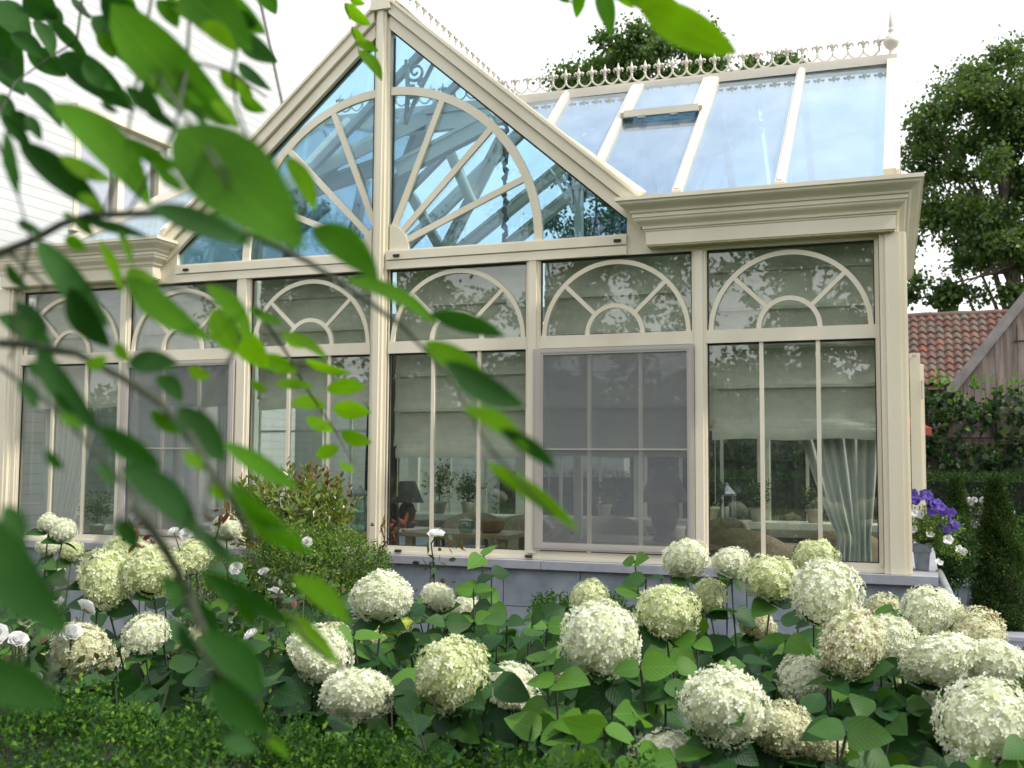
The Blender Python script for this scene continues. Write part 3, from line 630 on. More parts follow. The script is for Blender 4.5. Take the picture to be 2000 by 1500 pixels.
# ------------------------------------------------------------------ hydrangeas
def petal_mat(name, a, b, c, spots=None, gs=0.0):
    m, t, o = newmat(name); g = t.nodes.new('ShaderNodeNewGeometry')
    col = ramp(t, g.outputs['Random Per Island'], [(0, a), (.6, b), (1, c)])
    if gs:
        n1 = tex(t, 9, 2); col = mixc(t, ramp(t, n1, [(.42, (0, 0, 0)), (.62, (gs, gs, gs))]), col, (.48, .56, .20))
    if spots:
        n2 = tex(t, 11, 3); col = mixc(t, ramp(t, n2, [(.55, (0, 0, 0)), (.64, (.85, .85, .85))]), col, spots)
    b_ = t.nodes.new('ShaderNodeBsdfPrincipled'); b_.inputs['Roughness'].default_value = .7; b_.inputs['Specular IOR Level'].default_value = .15
    t.links.new(col, b_.inputs['Base Color']); tl = t.nodes.new('ShaderNodeBsdfTranslucent'); t.links.new(col, tl.inputs[0])
    mx = t.nodes.new('ShaderNodeMixShader'); mx.inputs[0].default_value = .3; t.links.new(b_.outputs[0], mx.inputs[1]); t.links.new(tl.outputs[0], mx.inputs[2]); t.links.new(mx.outputs[0], o.inputs[0]); return m
PM = {'W': petal_mat('petal_white', (.66, .69, .48), (.80, .81, .66), (.86, .86, .76), None, .25),
      'G': petal_mat('petal_greenish', (.56, .61, .32), (.72, .74, .50), (.80, .81, .64), None, .62),
      'B': petal_mat('petal_browning', (.58, .60, .38), (.76, .76, .56), (.82, .81, .68), (.32, .17, .08), .4),
      'Y': petal_mat('petal_young_yellow', (.34, .44, .06), (.46, .54, .10), (.55, .60, .16))}
HEAD = {}
def head_mesh(kind, var):
    r = np.random.default_rng(100+var); n = 640 if kind != 'Y' else 420
    i = np.arange(n)+.5; ph = np.arccos(1-2*i/n); th = PI*(1+5**.5)*i
    Nn = np.stack([np.cos(th)*np.sin(ph), np.sin(th)*np.sin(ph), np.cos(ph)], 1)+r.normal(size=(n, 3))*.07; Nn /= np.linalg.norm(Nn, axis=1, keepdims=True)
    q1, q2 = r.normal(size=3), r.normal(size=3)
    lump = 1+.075*np.sin(Nn@q1*3+var)+.06*np.sin(Nn@q2*5+2*var)+.03*np.sin(Nn@(q1-q2)*9)
    C_ = Nn*(.5*lump*(1+r.normal(size=n)*.030))[:, None]; C_[:, 2] *= .93
    fn = Nn+r.normal(size=(n, 3))*.27; fn /= np.linalg.norm(fn, axis=1, keepdims=True)
    a = np.cross(fn, r.normal(size=(n, 3))); a /= np.linalg.norm(a, axis=1, keepdims=True); b = np.cross(fn, a)
    sz = .062*(1+.22*r.normal(size=n)).clip(.6, 1.5)*(1 if kind != 'Y' else .75)
    vs = []; fs = []; o = 0
    V = np.zeros((n, 13, 3)); V[:, 0] = C_
    for k in range(4):
        t0 = k*PI/2; 
        for j, (rr, da, up) in enumerate(((.62, -.52, .10), (1.0, 0, .24), (.62, .52, .10))):
            d = a*math.cos(t0+da)+b*math.sin(t0+da); V[:, 1+3*k+j] = C_+d*(sz*rr)[:, None]+fn*(sz*up)[:, None]
    F = [(0, 1+3*k, 2+3*k, 3+3*k) for k in range(4)]
    # four florets petals joined in their centre = one island per floret
    core = MB(); core.lathe([(.44*math.sin(PI*k/10)+.001, -.41*math.cos(PI*k/10)) for k in range(11)], (0, 0, 0), 14)
    me = leaf_mesh('flower_head', [(V, F, [(0, 0)]*13), (np.array(core.v)[None], core.f[:-2], [(0, 0)]*len(core.v))], PM[kind])
    return me
for kd, nv in (('W', 3), ('G', 2), ('B', 2), ('Y', 1)): HEAD[kd] = [head_mesh(kd, 10*ord(kd) % 97+v) for v in range(nv)]
heads = [(210,1130,112,'G',.20),(300,1115,112,'G',.20),(247,1080,84,'G',.18),(95,1022,40,'W',.10),(122,1036,52,'W',.13),(93,1066,42,'W',.11),(140,1076,46,'G',.12),(105,1112,36,'W',.10),
(372,1090,78,'G',.17),(443,1030,54,'W',.13),(228,1060,40,'Y',.10),(745,1165,114,'W',.20),(771,1222,66,'Y',.12),(855,1166,62,'W',.14),(910,1190,50,'W',.12),(626,1277,118,'W',.19),
(700,1356,135,'W',.19),(592,1350,74,'W',.14),(882,1316,144,'G',.21),(1000,1340,104,'W',.17),(965,1412,66,'B',.12),(765,1375,70,'G',.13),(1175,1246,152,'W',.215),(1302,1195,122,'G',.20),
(1340,1090,86,'W',.17),(1428,1098,74,'W',.15),(1386,1163,68,'G',.14),(1150,1170,74,'G',.15),(1505,1130,108,'G',.19),(1592,1090,88,'G',.17),(1615,1162,128,'W',.21),(1480,1222,68,'B',.14),
(1663,1256,134,'B',.21),(1567,1324,104,'W',.17),(1415,1378,160,'W',.21),(1292,1470,134,'W',.18),(1530,1425,110,'B',.15),(1600,1450,110,'B',.15),(1742,1250,104,'W',.18),(1722,1197,76,'B',.15),
(1818,1202,108,'W',.19),(1908,1240,112,'B',.19),(1832,1288,126,'W',.20),(1946,1300,112,'W',.18),(1925,1408,178,'W',.225),(1850,1372,90,'W',.15),(1990,1350,100,'B',.17),(1060,1170,0,'W',0),
(285,1238,92,'W',.16),(158,1270,110,'B',.18),(205,1300,70,'W',.13),(12,1275,70,'B',.13),(1128,1412,50,'B',.10),(1337,1290,58,'B',.12),(1782,1348,76,'G',.14),(18,1030,46,'W',.13),
(345,1262,50,'G',.11),(385,1250,62,'G',.12),(1640,1320,60,'G',.12),(1345,1300,40,'B',.09),(1110,1320,60,'B',.12),(455,1350,0,'W',0),(730,1240,54,'G',.12),(62,1225,60,'W',.13),(240,1300,64,'B',.13),(95,1300,60,'G',.12),(415,1300,56,'W',.12),(520,1290,60,'W',.13),(1215,1340,44,'B',.10),(1700,1330,60,'G',.12),(655,1240,60,'B',.12)]
heads = [h for h in heads if h[2]]
HP = []
for px, py, w, kd, D in heads:
    dist = FPX*D/w; p = atD(px, py, dist)
    HP.append((p, D, kd))
hyd_groups = [  # x-centre, y-centre, label
 ((-1.55, -2.2), 'hydrangea bush with cream mophead blooms below the leftmost window, behind the white roses'),
 ((-.35, -3.7), 'hydrangea bush with half-hidden fading blooms just behind the left end of the hedge'),
 ((1.35, -3.6), 'hydrangea bush with two big round blooms, left of the tall leafy shoot'),
 ((1.9, -2.9), 'hydrangea bush with tall leafy shoot and small blooms below the fourth window'),
 ((2.75, -3.75), 'hydrangea bush with the largest round bloom and bright leaves at the centre front'),
 ((3.3, -2.4), 'hydrangea bush with blooms reaching up to the sill of the rightmost window'),
 ((3.75, -4.0), 'hydrangea bush with browned blooms touching the hedge, front right'),
 ((4.35, -3.1), 'hydrangea bush crowded with white blooms at the right edge')]
hroots = [thing('hydrangea_bush', lb, 'hydrangea', (x, y, 0), 'white hydrangea bushes behind the hedge') for (x, y), lb in hyd_groups]
def near(p): return int(np.argmin([(p[0]-x)**2+(p[1]-y)**2 for (x, y), _ in hyd_groups]))
packs = [[] for _ in hroots]; ypacks = [[] for _ in hroots]; stems = [MB() for _ in hroots]
def shoot(p, base, g, pairs, ll, young=False, sub=0, r=.0035):
    p = np.array(p, float); base = np.array(base, float); mid = (p+base)/2+np.array((rng.normal()*.04, rng.normal()*.04, .08))
    path = [base*(1-t)**2+2*mid*t*(1-t)+p*t*t for t in np.linspace(0, 1, 7)]
    stems[g].tube(path, [r*1.5]*3+[r]*4, 5)
    for k in range(pairs):
        t = 1.0-k*(.13+sub*.02)-.005; 
        if t < .1: break
        c = base*(1-t)**2+2*mid*t*(1-t)+p*t*t; a0 = rng.random()*PI
        for s_ in (0, PI):
            a = a0+s_+k*PI/2; dv = np.array((math.cos(a), math.sin(a)-.35, .05-.26*k+rng.normal()*.3))
            l_ = ll*(.78+.10*min(k, 2.4))*(1+rng.normal()*.12)
            (ypacks if (young and k < 2) else packs)[g].append((c, dv, l_))
for (p, D, kd) in HP:
    g = near(p); root = hroots[g]
    hm = HEAD[kd][rng.integers(len(HEAD[kd]))]
    o = bpy.data.objects.new('flower_head', hm); COL.objects.link(o); o.parent = root; w = WO[root.name]
    o.location = (p[0]-w[0], p[1]-w[1], p[2]-w[2]); sc = D*.97; o.scale = (sc*(1+rng.normal()*.07), sc*(1+rng.normal()*.07), sc*(.96+rng.normal()*.09)*(.6 if kd == 'Y' else 1))
    o.rotation_euler = (rng.normal()*.4, rng.normal()*.4, rng.random()*6.28)
    b = np.array((p[0]*.75+hyd_groups[g][0][0]*.25, p[1]*.75+hyd_groups[g][0][1]*.25+.1, 0))
    shoot(p-np.array((0, 0, D*.42)), b, g, 5, .14)
# leafy shoots filling the bed
for k in range(1700):
    x = rng.uniform(-2.4, 4.9); y = rng.uniform(-4.55, -2.0)
    if x < .55 and y > -3.1: continue
    z = rng.uniform(.5, 1.0)-(.0 if y < -3 else .08)
    if x > 3.6 and y > -2.9: z -= .1
    p = np.array((x, y, z)); shoot(p, (x+rng.normal()*.1, y+rng.normal()*.1, 0), near(p), 5, .135, young=rng.random() < .16)
for px, py, dd, yg in ((945,1085,4.7,True),(960,1120,4.6,False),(925,1150,4.5,True),(1240,1095,4.7,True),(1262,1130,4.6,False),(1195,1240,3.0,False),(1062,1290,3.0,True),(1085,1330,2.9,True),(1250,1300,2.9,True),(1180,1420,2.6,True),(1235,1390,2.7,True),(690,1245,3.5,True),(1380,1145,4.6,False),(1420,1130,4.6,False),(1560,1215,3.9,False),(1535,1250,3.6,True),(1745,1190,3.8,True),(1360,1250,3.4,True),(800,1200,3.9,False),(870,1215,3.8,False),(990,1210,4.0,False),(1040,1200,4.1,False),(1140,1400,2.7,True),(1300,1330,2.9,False),(1450,1290,3.3,False)):
    p = atD(px, py, dd); shoot(p, (p[0], p[1]+.05, 0), near(p), 5 if yg else 4, .12, young=yg)
for g, root in enumerate(hroots):
    for nm, pk, mt in (('foliage', packs[g], L_HYD), ('young_foliage', ypacks[g], L_HYDN)):
        if not pk: continue
        B = np.array([a for a, _, _ in pk]); Dv = np.array([b for _, b, _ in pk]); Lk = np.array([c for _, _, c in pk])
        Nr = np.array((.05, -.75, .75))+rng.normal(size=B.shape)*.33
        obj(nm, leaf_mesh(nm, [leaf_arrays(B, Dv, Nr, Lk, Lk*.74, 7, .22, .22, 'ovate')], mt), None, root)
    obj('stems', stems[g], TWIG, root)

# ------------------------------------------------------------------ other plants
def bush(name, label, cat, c, rad, n, mat, k=4, sl=.07, ll=.03, lw=.018, rows=1, up=.5, extra=None, lumps=7, group=None, stemsn=14, prof='oval', fold=.3, nm='foliage'):
    c = np.array(c, float); rad = np.array(rad, float); t = thing(name, label, cat, (c[0], c[1], 0), group)
    U = unit(n); q = rng.normal(size=(lumps, 3)); w = 1+.10*np.sin(U@q[0]*3)+.10*np.sin(U@q[1]*5+1)
    P = c+U*rad*(w*(1-rng.random(n)**2*.45))[:, None]; P[:, 2] = np.maximum(P[:, 2], .03)
    D = U*(1-up)+np.array((0, 0, up))+rng.normal(size=(n, 3))*.3
    obj(nm, leaf_mesh(nm, [sprigs(P, D, k, sl, ll, lw, rows, prof=prof, fold=fold)], mat), None, t)
    m = MB()
    for i in range(stemsn):
        p = c+unit(1)[0]*rad*.8; p[2] = max(p[2], c[2]); b = np.array((c[0]+rng.normal()*.06, c[1]+rng.normal()*.06, 0.)); m.tube([b, (b+p)/2+rng.normal(size=3)*.03, p], [.010, .006, .003], 5)
    obj('stems', m, TWIG, t); return t
def pxbush(px, py, wpx, hpx, Y, depth=None):
    c = atY(px, py, Y); s_ = np.dot(c-CAM, FV)/FPX; return c, (wpx*s_/2, (depth or wpx*s_/2), hpx*s_/2)
c, r_ = pxbush(575, 1010, 250, 150, -.95, .3); ph = bush('photinia_bush', 'bushy shrub with reddish-tipped leaves in front of the third window', 'shrub', c, r_, 330, L_PHOT, 4, .12, .065, .026, 3, .75)
P = np.array([atY(x, y, -1.0) for x, y in ((530,945),(545,960),(600,935),(618,940),(585,950),(630,935),(660,965),(680,975),(500,955),(570,945),(650,950),(690,985),(475,960),(640,945))])
obj('foliage', leaf_mesh('foliage', [sprigs(P, np.tile((0, 0, 1.), (len(P), 1))+rng.normal(size=(len(P), 3))*.2, 4, .09, .06, .02, 3)], L_RED), None, ph)
c, r_ = pxbush(610, 1115, 250, 170, -1.55, .35); bush('small_leaved_bush', 'dense bright green small-leaved bush in front of the reddish-tipped shrub', 'shrub', c, r_, 2600, L_SMALL, 4, .05, .024, .014, 1, .5)
c, r_ = pxbush(430, 1165, 140, 160, -1.9, .3); bush('small_leaved_bush', 'darker small-leaved bush left of the bright green one, among white roses', 'shrub', c, r_, 1300, L_SMALL, 4, .05, .022, .012, 1, .5)
c, r_ = pxbush(1085, 1195, 90, 60, -1.2, .15); bush('box_ball', 'small box plant at the stone base, left of the two', 'box plant', c, r_, 420, L_BOX, 4, .045, .018, .010)
c, r_ = pxbush(1190, 1200, 70, 60, -1.2, .15); bush('box_ball', 'small box plant at the stone base, right of the two', 'box plant', c, r_, 360, L_BOX, 4, .045, .018, .010)
# roses
PET = petal_mat('rose_petal', (.78, .78, .76), (.84, .84, .82), (.86, .86, .80))
def rose_mesh():
    B = []; D = []; Nn = []; Ln = []; r = np.random.default_rng(5)
    for ring, (n, tilt, l_, rr) in enumerate(((5, .25, .030, .006), (7, .05, .036, .004), (5, .75, .028, .004), (4, 1.6, .022, .002))):
        for k in range(n):
            a = 2*PI*k/n+ring*.7; o = np.array((math.cos(a), math.sin(a), 0)); B.append(o*rr); D.append(o+np.array((0, 0, tilt))+r.normal(size=3)*.1); Nn.append(np.array((0, 0, 1.))-o*tilt); Ln.append(l_)
    return leaf_mesh('flower', [leaf_arrays(np.array(B), np.array(D), np.array(Nn), np.array(Ln), np.array(Ln)*1.05, 4, .5, -.25)], PET)
ROSE = rose_mesh()
def rose_bush(label, c, flowers, n=120, rad=(.25, .25, .3), fs=1.0):
    t = bush('rose_bush', label, 'rose', c, rad, n, L_ROSE, 3, .09, .04, .024, 3, .4, group='white rose bushes', stemsn=6)
    w = WO[t.name]; st = MB()
    for p in flowers:
        o = bpy.data.objects.new('flower', ROSE); COL.objects.link(o); o.parent = t; o.location = tuple(p-np.array(w)); v = (CAM-p)/np.linalg.norm(CAM-p)+np.array((rng.normal()*.8, rng.normal()*.8, .9)); o.rotation_euler = Vector(v).to_track_quat('Z', 'Y').to_euler(); fs_ = fs*rng.uniform(.7, .95); o.scale = (fs_, fs_, fs_*1.3)
        b = np.array((w[0]+rng.normal()*.05, w[1]+rng.normal()*.05, 0)); st.tube([b, (b*.5+p*.5)+np.array((.02, .02, .05)), p], [.005, .004, .0025], 5)
    obj('flower_stems', st, TWIG, t); return t
fl = [atD(x, y, d) for x, y, d in ((115, 1185, 3.5), (35, 1252, 3.2), (165, 1190, 3.6), (140, 1240, 3.4), (-5, 1240, 3.2))]
rose_bush('white rose bush with large blooms at the far left edge just behind the hedge', (fl[0]+fl[1])/2*np.array((1, 1, .82)), fl, 60, (.2, .2, .2), 1.05)
fl = [atD(x, y, d) for x, y, d in ((462, 1112, 4.6), (515, 1122, 4.5), (537, 1160, 4.4), (492, 1243, 4.0), (340, 1040, 4.6), (365, 1045, 4.7), (600, 1060, 4.9))]
rose_bush('white rose bush between the hydrangeas and the small-leaved bush', fl[3]*np.array((1, 1, .75))+np.array((-.02, .2, .1)), fl, 110, (.3, .25, .3), .95)
# the single rose on its tall stem
t = thing('tall_rose', 'single white rose on a tall bare stem in front of the fourth window', 'rose', (*atD(848, 1200, 4.9)[:2], 0))
p0 = atD(846, 1200, 4.9); p1 = atD(848, 1110, 4.9); p2 = atD(842, 1062, 4.9); p3 = atD(852, 1046, 4.88)
obj('stem', MB().tube([(p0[0], p0[1], 0), p0, p1, p2, p3], [.006, .005, .004, .0035, .003], 6), TWIG, t)
o = bpy.data.objects.new('flower', ROSE); COL.objects.link(o); o.parent = t; o.location = tuple(p3-np.array(WO[t.name])); o.rotation_euler = (.3, .1, 0); o.scale = (1.15, 1.15, 1.15)
sp_ = [(845, 1100), (850, 1110), (846, 1135), (848, 1150), (843, 1080), (895, 1060), (885, 1070)]
Pq = np.array([atD(x, y, 4.9) for x, y in sp_]); obj('leaves', leaf_mesh('leaves', [sprigs(Pq, np.array([(1, 0, .2), (-1, 0, .25), (1, .2, 0), (-1, 0, -.1), (.7, .3, .3), (-1, .1, .2), (1, .1, .1)], float), 3, .10, .045, .026, 3)], L_ROSE), None, t)
# thin red-leaved shoots
t = thing('rose_shoots', 'thin red-leaved rose shoots rising below the left windows', 'rose', (*atD(275, 1150, 4.2)[:2], 0)); m = MB(); Pq = []; Dq = []
for pts in (((285, 1160), (275, 1100), (262, 1060), (255, 1030)), ((275, 1100), (300, 1075)), ((420, 1060), (430, 1020), (445, 1000)), ((740, 1075), (770, 1040), (790, 1025)), ((735, 1100), (752, 1060), (745, 1030))):
    P3 = [atD(x, y, 4.2 if x < 500 else 5.6) for x, y in pts]; m.tube(([(P3[0][0], P3[0][1], 0)] if pts[0][1] > 1070 else [])+P3, .0035, 5); 
    for q in P3[1:]: Pq += [q, q]; Dq += [(1, 0, .3), (-1, 0, .2)]
obj('stems', m, TWIG, t); obj('leaves', leaf_mesh('leaves', [sprigs(np.array(Pq), np.array(Dq, float), 2, .05, .05, .022, 3)], L_RED), None, t)

# ------------------------------------------------------------------ house, left
def brickwall(name):
    m, t, o = newmat(name); c = t.nodes.new('ShaderNodeTexCoord'); s_ = t.nodes.new('ShaderNodeSeparateXYZ'); t.links.new(c.outputs['Object'], s_.inputs[0])
    cb_ = t.nodes.new('ShaderNodeCombineXYZ'); t.links.new(math_(t, 'ADD', s_.outputs[0], s_.outputs[1]), cb_.inputs[0]); t.links.new(s_.outputs[2], cb_.inputs[1])
    b = t.nodes.new('ShaderNodeTexBrick'); b.inputs['Scale'].default_value = 1; b.inputs['Brick Width'].default_value = 40; b.inputs['Row Height'].default_value = .098; b.inputs['Mortar Size'].default_value = .004; b.inputs['Mortar Smooth'].default_value = .3
    b.inputs['Color1'].default_value = (.58, .60, .60, 1); b.inputs['Color2'].default_value = (.61, .62, .62, 1); b.inputs['Mortar'].default_value = (.42, .43, .44, 1); t.links.new(cb_.outputs[0], b.inputs[0])
    p = t.nodes.new('ShaderNodeBsdfPrincipled'); p.inputs['Roughness'].default_value = .6; t.links.new(mixc(t, 1.0, b.outputs[0], ramp(t, tex(t, 1.2, 5), [(.3, (.92, .92, .9)), (.7, (1, 1, 1))]), 'MULTIPLY'), p.inputs['Base Color'])
    bp = t.nodes.new('ShaderNodeBump'); bp.inputs['Strength'].default_value = .5; bp.inputs['Distance'].default_value = .008; bp.invert = True; t.links.new(b.outputs['Fac'], bp.inputs['Height']); t.links.new(bp.outputs[0], p.inputs['Normal'])
    t.links.new(p.outputs[0], o.inputs[0]); return m
BRICK = brickwall('white_painted_brick')
house = thing('house', 'white painted brick house with a steep gable behind the left of the conservatory', 'house', (-6.5, 2.5, 0))
HX = -4.2
m = MB(); wy0, wy1, wz0, wz1 = 1.32, 2.66, 3.95, 5.12
# gable wall in plane x=HX with a window opening; built as panels round the opening
def xpan(poly, x0=HX-.3, x1=HX):
    n = len(poly); return MB().add([(x1, y, z) for y, z in poly]+[(x0, y, z) for y, z in poly], [tuple(range(n)), tuple(range(2*n-1, n-1, -1))]+[(i, i+n, (i+1) % n+n, (i+1) % n) for i in range(n)])
for poly in ([(-1.6, 0), (wy0, 0), (wy0, 9.0), (-1.6, 5.2)], [(wy0, 0), (wy1, 0), (wy1, wz0), (wy0, wz0)], [(wy0, wz1), (wy1, wz1), (wy1, 10.6), (wy0, 9.0)], [(wy1, 0), (5.55, 0), (5.55, 5.3), (3.0, 10.6), (wy1, 10.6)]):
    q = xpan(poly); m.add(q.v, q.f)
obj('gable_wall', m, BRICK, house)
obj('side_wall', MB().box(-9, HX-.3, 5.25, 5.55, 0, 5.3).box(-9, HX-.3, -1.6, -1.3, 0, 5.2), BRICK, house)
m = MB(); m.add([(HX+.03, 5.70, 5.0), (HX+.03, 2.90, 10.8), (-9, 2.90, 10.8), (-9, 5.70, 5.0), (HX+.03, 5.73, 5.02), (HX+.03, 2.93, 10.83), (-9, 2.93, 10.83), (-9, 5.73, 5.02)], [(0, 1, 2, 3), (7, 6, 5, 4), (0, 4, 5, 1), (1, 5, 6, 2), (2, 6, 7, 3), (3, 7, 4, 0)])
obj('roof', m, pbr('dark_roof_tiles', [(.36, .36, .36), (.44, .44, .44)], .8, 10), house)
m = MB(); x0, x1 = HX-.06, HX+.02
for a in ((wy0, wy0+.07, wz0, wz1), (wy1-.07, wy1, wz0, wz1), (wy0+.07, wy1-.07, wz0, wz0+.08), (wy0+.07, wy1-.07, wz1-.08, wz1), ((wy0+wy1)/2-.05, (wy0+wy1)/2+.05, wz0+.08, wz1-.08)): m.box(x0, x1, a[0], a[1], a[2], a[3])
m.box(HX+.001, HX+.10, wy0-.08, wy1+.08, wz1+.001, wz1+.05); m.box(HX+.001, HX+.06, wy0-.05, wy1+.05, wz0-.06, wz0-.001)
hw = obj('window', m, CREAM, house); obj('pane', MB().box(HX-.05, HX-.04, wy0+.07, wy1-.07, wz0+.08, wz1-.08), glass('house_glass', (.5, .6, .65), .5, .45), hw)
obj('curtain', MB().box(HX-.28, HX-.24, wy0, wy1, wz0, wz1), CURT, hw)
t = MB().box(-6.5, .2, 6.2, 6.5, 0, 3.0); gw = obj('garden_wall', t, BRICK); tag(gw, 'white painted brick wall seen through the panes behind the table lamp', 'wall')
tag(obj('wall_coping', MB().box(-6.55, .25, 6.15, 6.55, 3.002, 3.06), STONE_T, gw), None)

# ------------------------------------------------------------------ inside the conservatory
RIB = pbr('blind_rib', [(.62, .63, .56)], .8)
def blind(x0, x1, zb, label):
    t = thing('roman_blind', label, 'blind', ((x0+x1)/2, .14, zb), 'roman blinds inside the front windows'); m = MB(); n = 24
    zs = list(np.arange(zb+.06, 2.95, .262))+[3.06]; vs = []
    rows = []
    for i, z in enumerate(zs):
        rows.append((z, .0)); 
        if i < len(zs)-1: rows += [(z+.012, .014), (z+.03, .004), (z+.11, -.006)]
    for z, dy in rows:
        for k in range(n+1): 
            x = x0-.02+(x1-x0+.04)*k/n; vs.append((x, .145-dy+.004*math.sin(x*23+z*3), z))
    m.add(vs, [(r*(n+1)+k, r*(n+1)+k+1, (r+1)*(n+1)+k+1, (r+1)*(n+1)+k) for r in range(len(rows)-1) for k in range(n)])
    obj('cloth', m, LINEN, t, smooth=True)
    rb_ = MB()
    for z in zs[1:-1]: rb_.box(x0+.02, x1-.02, .122, .132, z-.001, z+.008)
    for xx in (x0+(x1-x0)*.25, x0+(x1-x0)*.62): rb_.box(xx, xx+.003, .119, .121, zb+.1, 3.0)
    rb_.box(x0+.03, x0+.06, .110, .119, 2.985, 3.0)
    obj('ribs', rb_, RIB, t)
    h = MB()
    for j, (dz, dy) in enumerate(((.055, .0), (.03, -.018), (.0, -.036))):
        vs = []
        for z, y_ in ((zb+dz+.055, .0), (zb+dz+.03, -.012), (zb+dz-.02, -.004)):
            for k in range(n+1): x = x0+.015+(x1-x0-.03)*k/n; vs.append((x, .14+dy+y_+.005*math.sin(x*17+j), z+.006*math.sin(x*11+j*2)))
        h.add(vs, [(r*(n+1)+k, r*(n+1)+k+1, (r+1)*(n+1)+k+1, (r+1)*(n+1)+k) for r in range(2) for k in range(n)])
    obj('gathered_hem', h, LINEN, t, smooth=True)
    obj('cord', MB().box(x0+.03, x0+.034, .10, .104, 1.35, 2.9), CREAM_IN, t)
for (a, b), zb, lb in zip(WIN, (2.06, 2.06, 2.03, 1.66, 1.67, 1.79), ('linen roman blind drawn a third down behind the leftmost window', 'linen roman blind drawn a third down behind the screened left window', 'linen roman blind drawn a third down, left of the gable post', 'low linen roman blind above the table lamp, right of the gable post', 'low linen roman blind behind the screened right window', 'linen roman blind beside the tied curtain in the rightmost window')):
    blind(a, b, zb, lb)
def curtain(name, label, x0, x1, y, z0, z1, tie=None, mat=None, folds=9, amp=.03):
    nx, nz = folds*8, 22; vs = []
    for j in range(nz+1):
        z = z0+(z1-z0)*j/nz
        for i in range(nx+1):
            u = i/nx; x = x0+(x1-x0)*u
            if tie:
                tz, tx = tie; k = max(0, (z-tz)/(z1-tz)) if z > tz else 0; k2 = (max(0, (tz-z)/(tz-z0)))**.7*.5
                w = .38+.62*min(1, k*2.6)**.8 if z > tz else .38+.25*k2; x = tx+(x-tx)*w
            vs.append((x, y+amp*math.sin(u*folds*2*PI+.4*math.sin(z*3))+.01*math.sin(u*31+z*4), z))
    m = MB().add(vs, [(j*(nx+1)+i, j*(nx+1)+i+1, (j+1)*(nx+1)+i+1, (j+1)*(nx+1)+i) for j in range(nz) for i in range(nx)])
    return tag(obj(name, m, mat or CURT, smooth=True), label, 'curtain')
curtain('curtain', 'pale curtain tied to the right inside the rightmost window', 2.93, 3.47, .24, .37, 3.2, (1.15, 3.36), folds=7, amp=.022)
curtain('curtain', 'pale sheer curtain inside the leftmost window', -3.42, -2.85, .24, .37, 3.2, (1.0, -3.3))
curtain('curtain', 'dark gathered curtain inside the window left of the gable post', -.62, -.30, .9, .37, 2.6, None, CURT_D, 6)
curtain('curtain', 'pale curtain against the gable post in the third window', -.27, -.12, .30, .37, 3.0, None, CURT, 4)
def lamp(c, s_, label):
    t = thing('table_lamp', label, 'lamp', c, 'dark table lamps'); x, y, z = c
    obj('base', MB().lathe([(.07*s_, 0), (.075*s_, .02*s_), (.05*s_, .04*s_), (.075*s_, .10*s_), (.085*s_, .16*s_), (.06*s_, .22*s_), (.02*s_, .26*s_), (.015*s_, .30*s_)], c), DARKP, t, smooth=True)
    m = MB(); pr = [(.16*s_, .24*s_), (.145*s_, .27*s_), (.075*s_, .44*s_), (.072*s_, .44*s_), (.14*s_, .27*s_), (.155*s_, .24*s_)]
    m.lathe(pr, c, 24); m.f = [f for f in m.f if len(f) == 4]; obj('lamp_shade', m, DARKP, t, smooth=True)
q = atY(795, 1005, .75); lamp((q[0], q[1], 1.08), .85, 'dark table lamp with a cone shade by the gable post, fourth window')
q = atY(1298, 1030, .45); lamp((q[0], q[1], 1.06), 1.15, 'large dark table lamp behind the insect screen')
def table(c, sx, sy, label, h=.72):
    t = thing('table', label, 'table', (c[0], c[1], .35)); x, y = c[:2]; z = .35+h
    obj('tabletop', MB().box(x-sx/2, x+sx/2, y-sy/2, y+sy/2, z-.03, z), WOODT, t)
    for a in (-1, 1):
        for b in (-1, 1): obj('leg', MB().box(x+a*(sx/2-.07)-.03, x+a*(sx/2-.07)+.03, y+b*(sy/2-.07)-.03, y+b*(sy/2-.07)+.03, .35, z-.03), WOODT, t)
WOODT = pbr('oak_table', [(.22, .15, .08), (.32, .23, .13)], .45, 6, 6, (1, 6, 1))
table((.40, .68), .9, .6, 'oak side table under the small dark lamp'); table((1.80, .72), 1.25, .8, 'oak dining table behind the insect screen', .70)
table((2.85, 1.3), 1.1, .8, 'oak table in front of the tied curtain', .64)
def chair(x, y, rz, label):
    t = thing('wicker_chair', label, 'chair', (x, y, .35), 'rounded wicker chairs around the tables'); t.rotation_euler = (0, 0, rz)
    m = MB(); n = 14; z0, vs = 0, []
    for j in range(7):
        v = j/6
        for i in range(n+1):
            a = PI*(i/n); hh = .42+(.24+.16*math.sin(a))*v; rr = .27+.03*v; vs.append((rr*math.cos(a), .02+rr*math.sin(a)*.9, hh))
    N_ = (n+1)*7; vs += [(x_*.9, y_*.9-.01, z_) for x_, y_, z_ in vs]
    fs = [(j*(n+1)+i, j*(n+1)+i+1, (j+1)*(n+1)+i+1, (j+1)*(n+1)+i) for j in range(6) for i in range(n)]
    fs = fs+[tuple(N_+k for k in f[::-1]) for f in fs]+[(6*(n+1)+i, 6*(n+1)+i+1, N_+6*(n+1)+i+1, N_+6*(n+1)+i) for i in range(n)]
    m.add(vs, fs); obj('backrest', m, WICKER, t, smooth=True, local=True)
    obj('seat', MB().box(-.25, .25, -.25, .22, .33, .41), WICKER, t, local=True)
    obj('cushion', MB().lathe([(.10, .41), (.22, .42), (.24, .45), (.22, .48), (.05, .49)], (0, -.02, 0), 18), CLOTH, t, smooth=True, local=True)
    for a in (-1, 1):
        for b in (-1, 1): obj('leg', MB().tube([(a*.22, b*.2, 0), (a*.21, b*.19, .34)], .022, 8), BROWN, t, local=True)
    return t
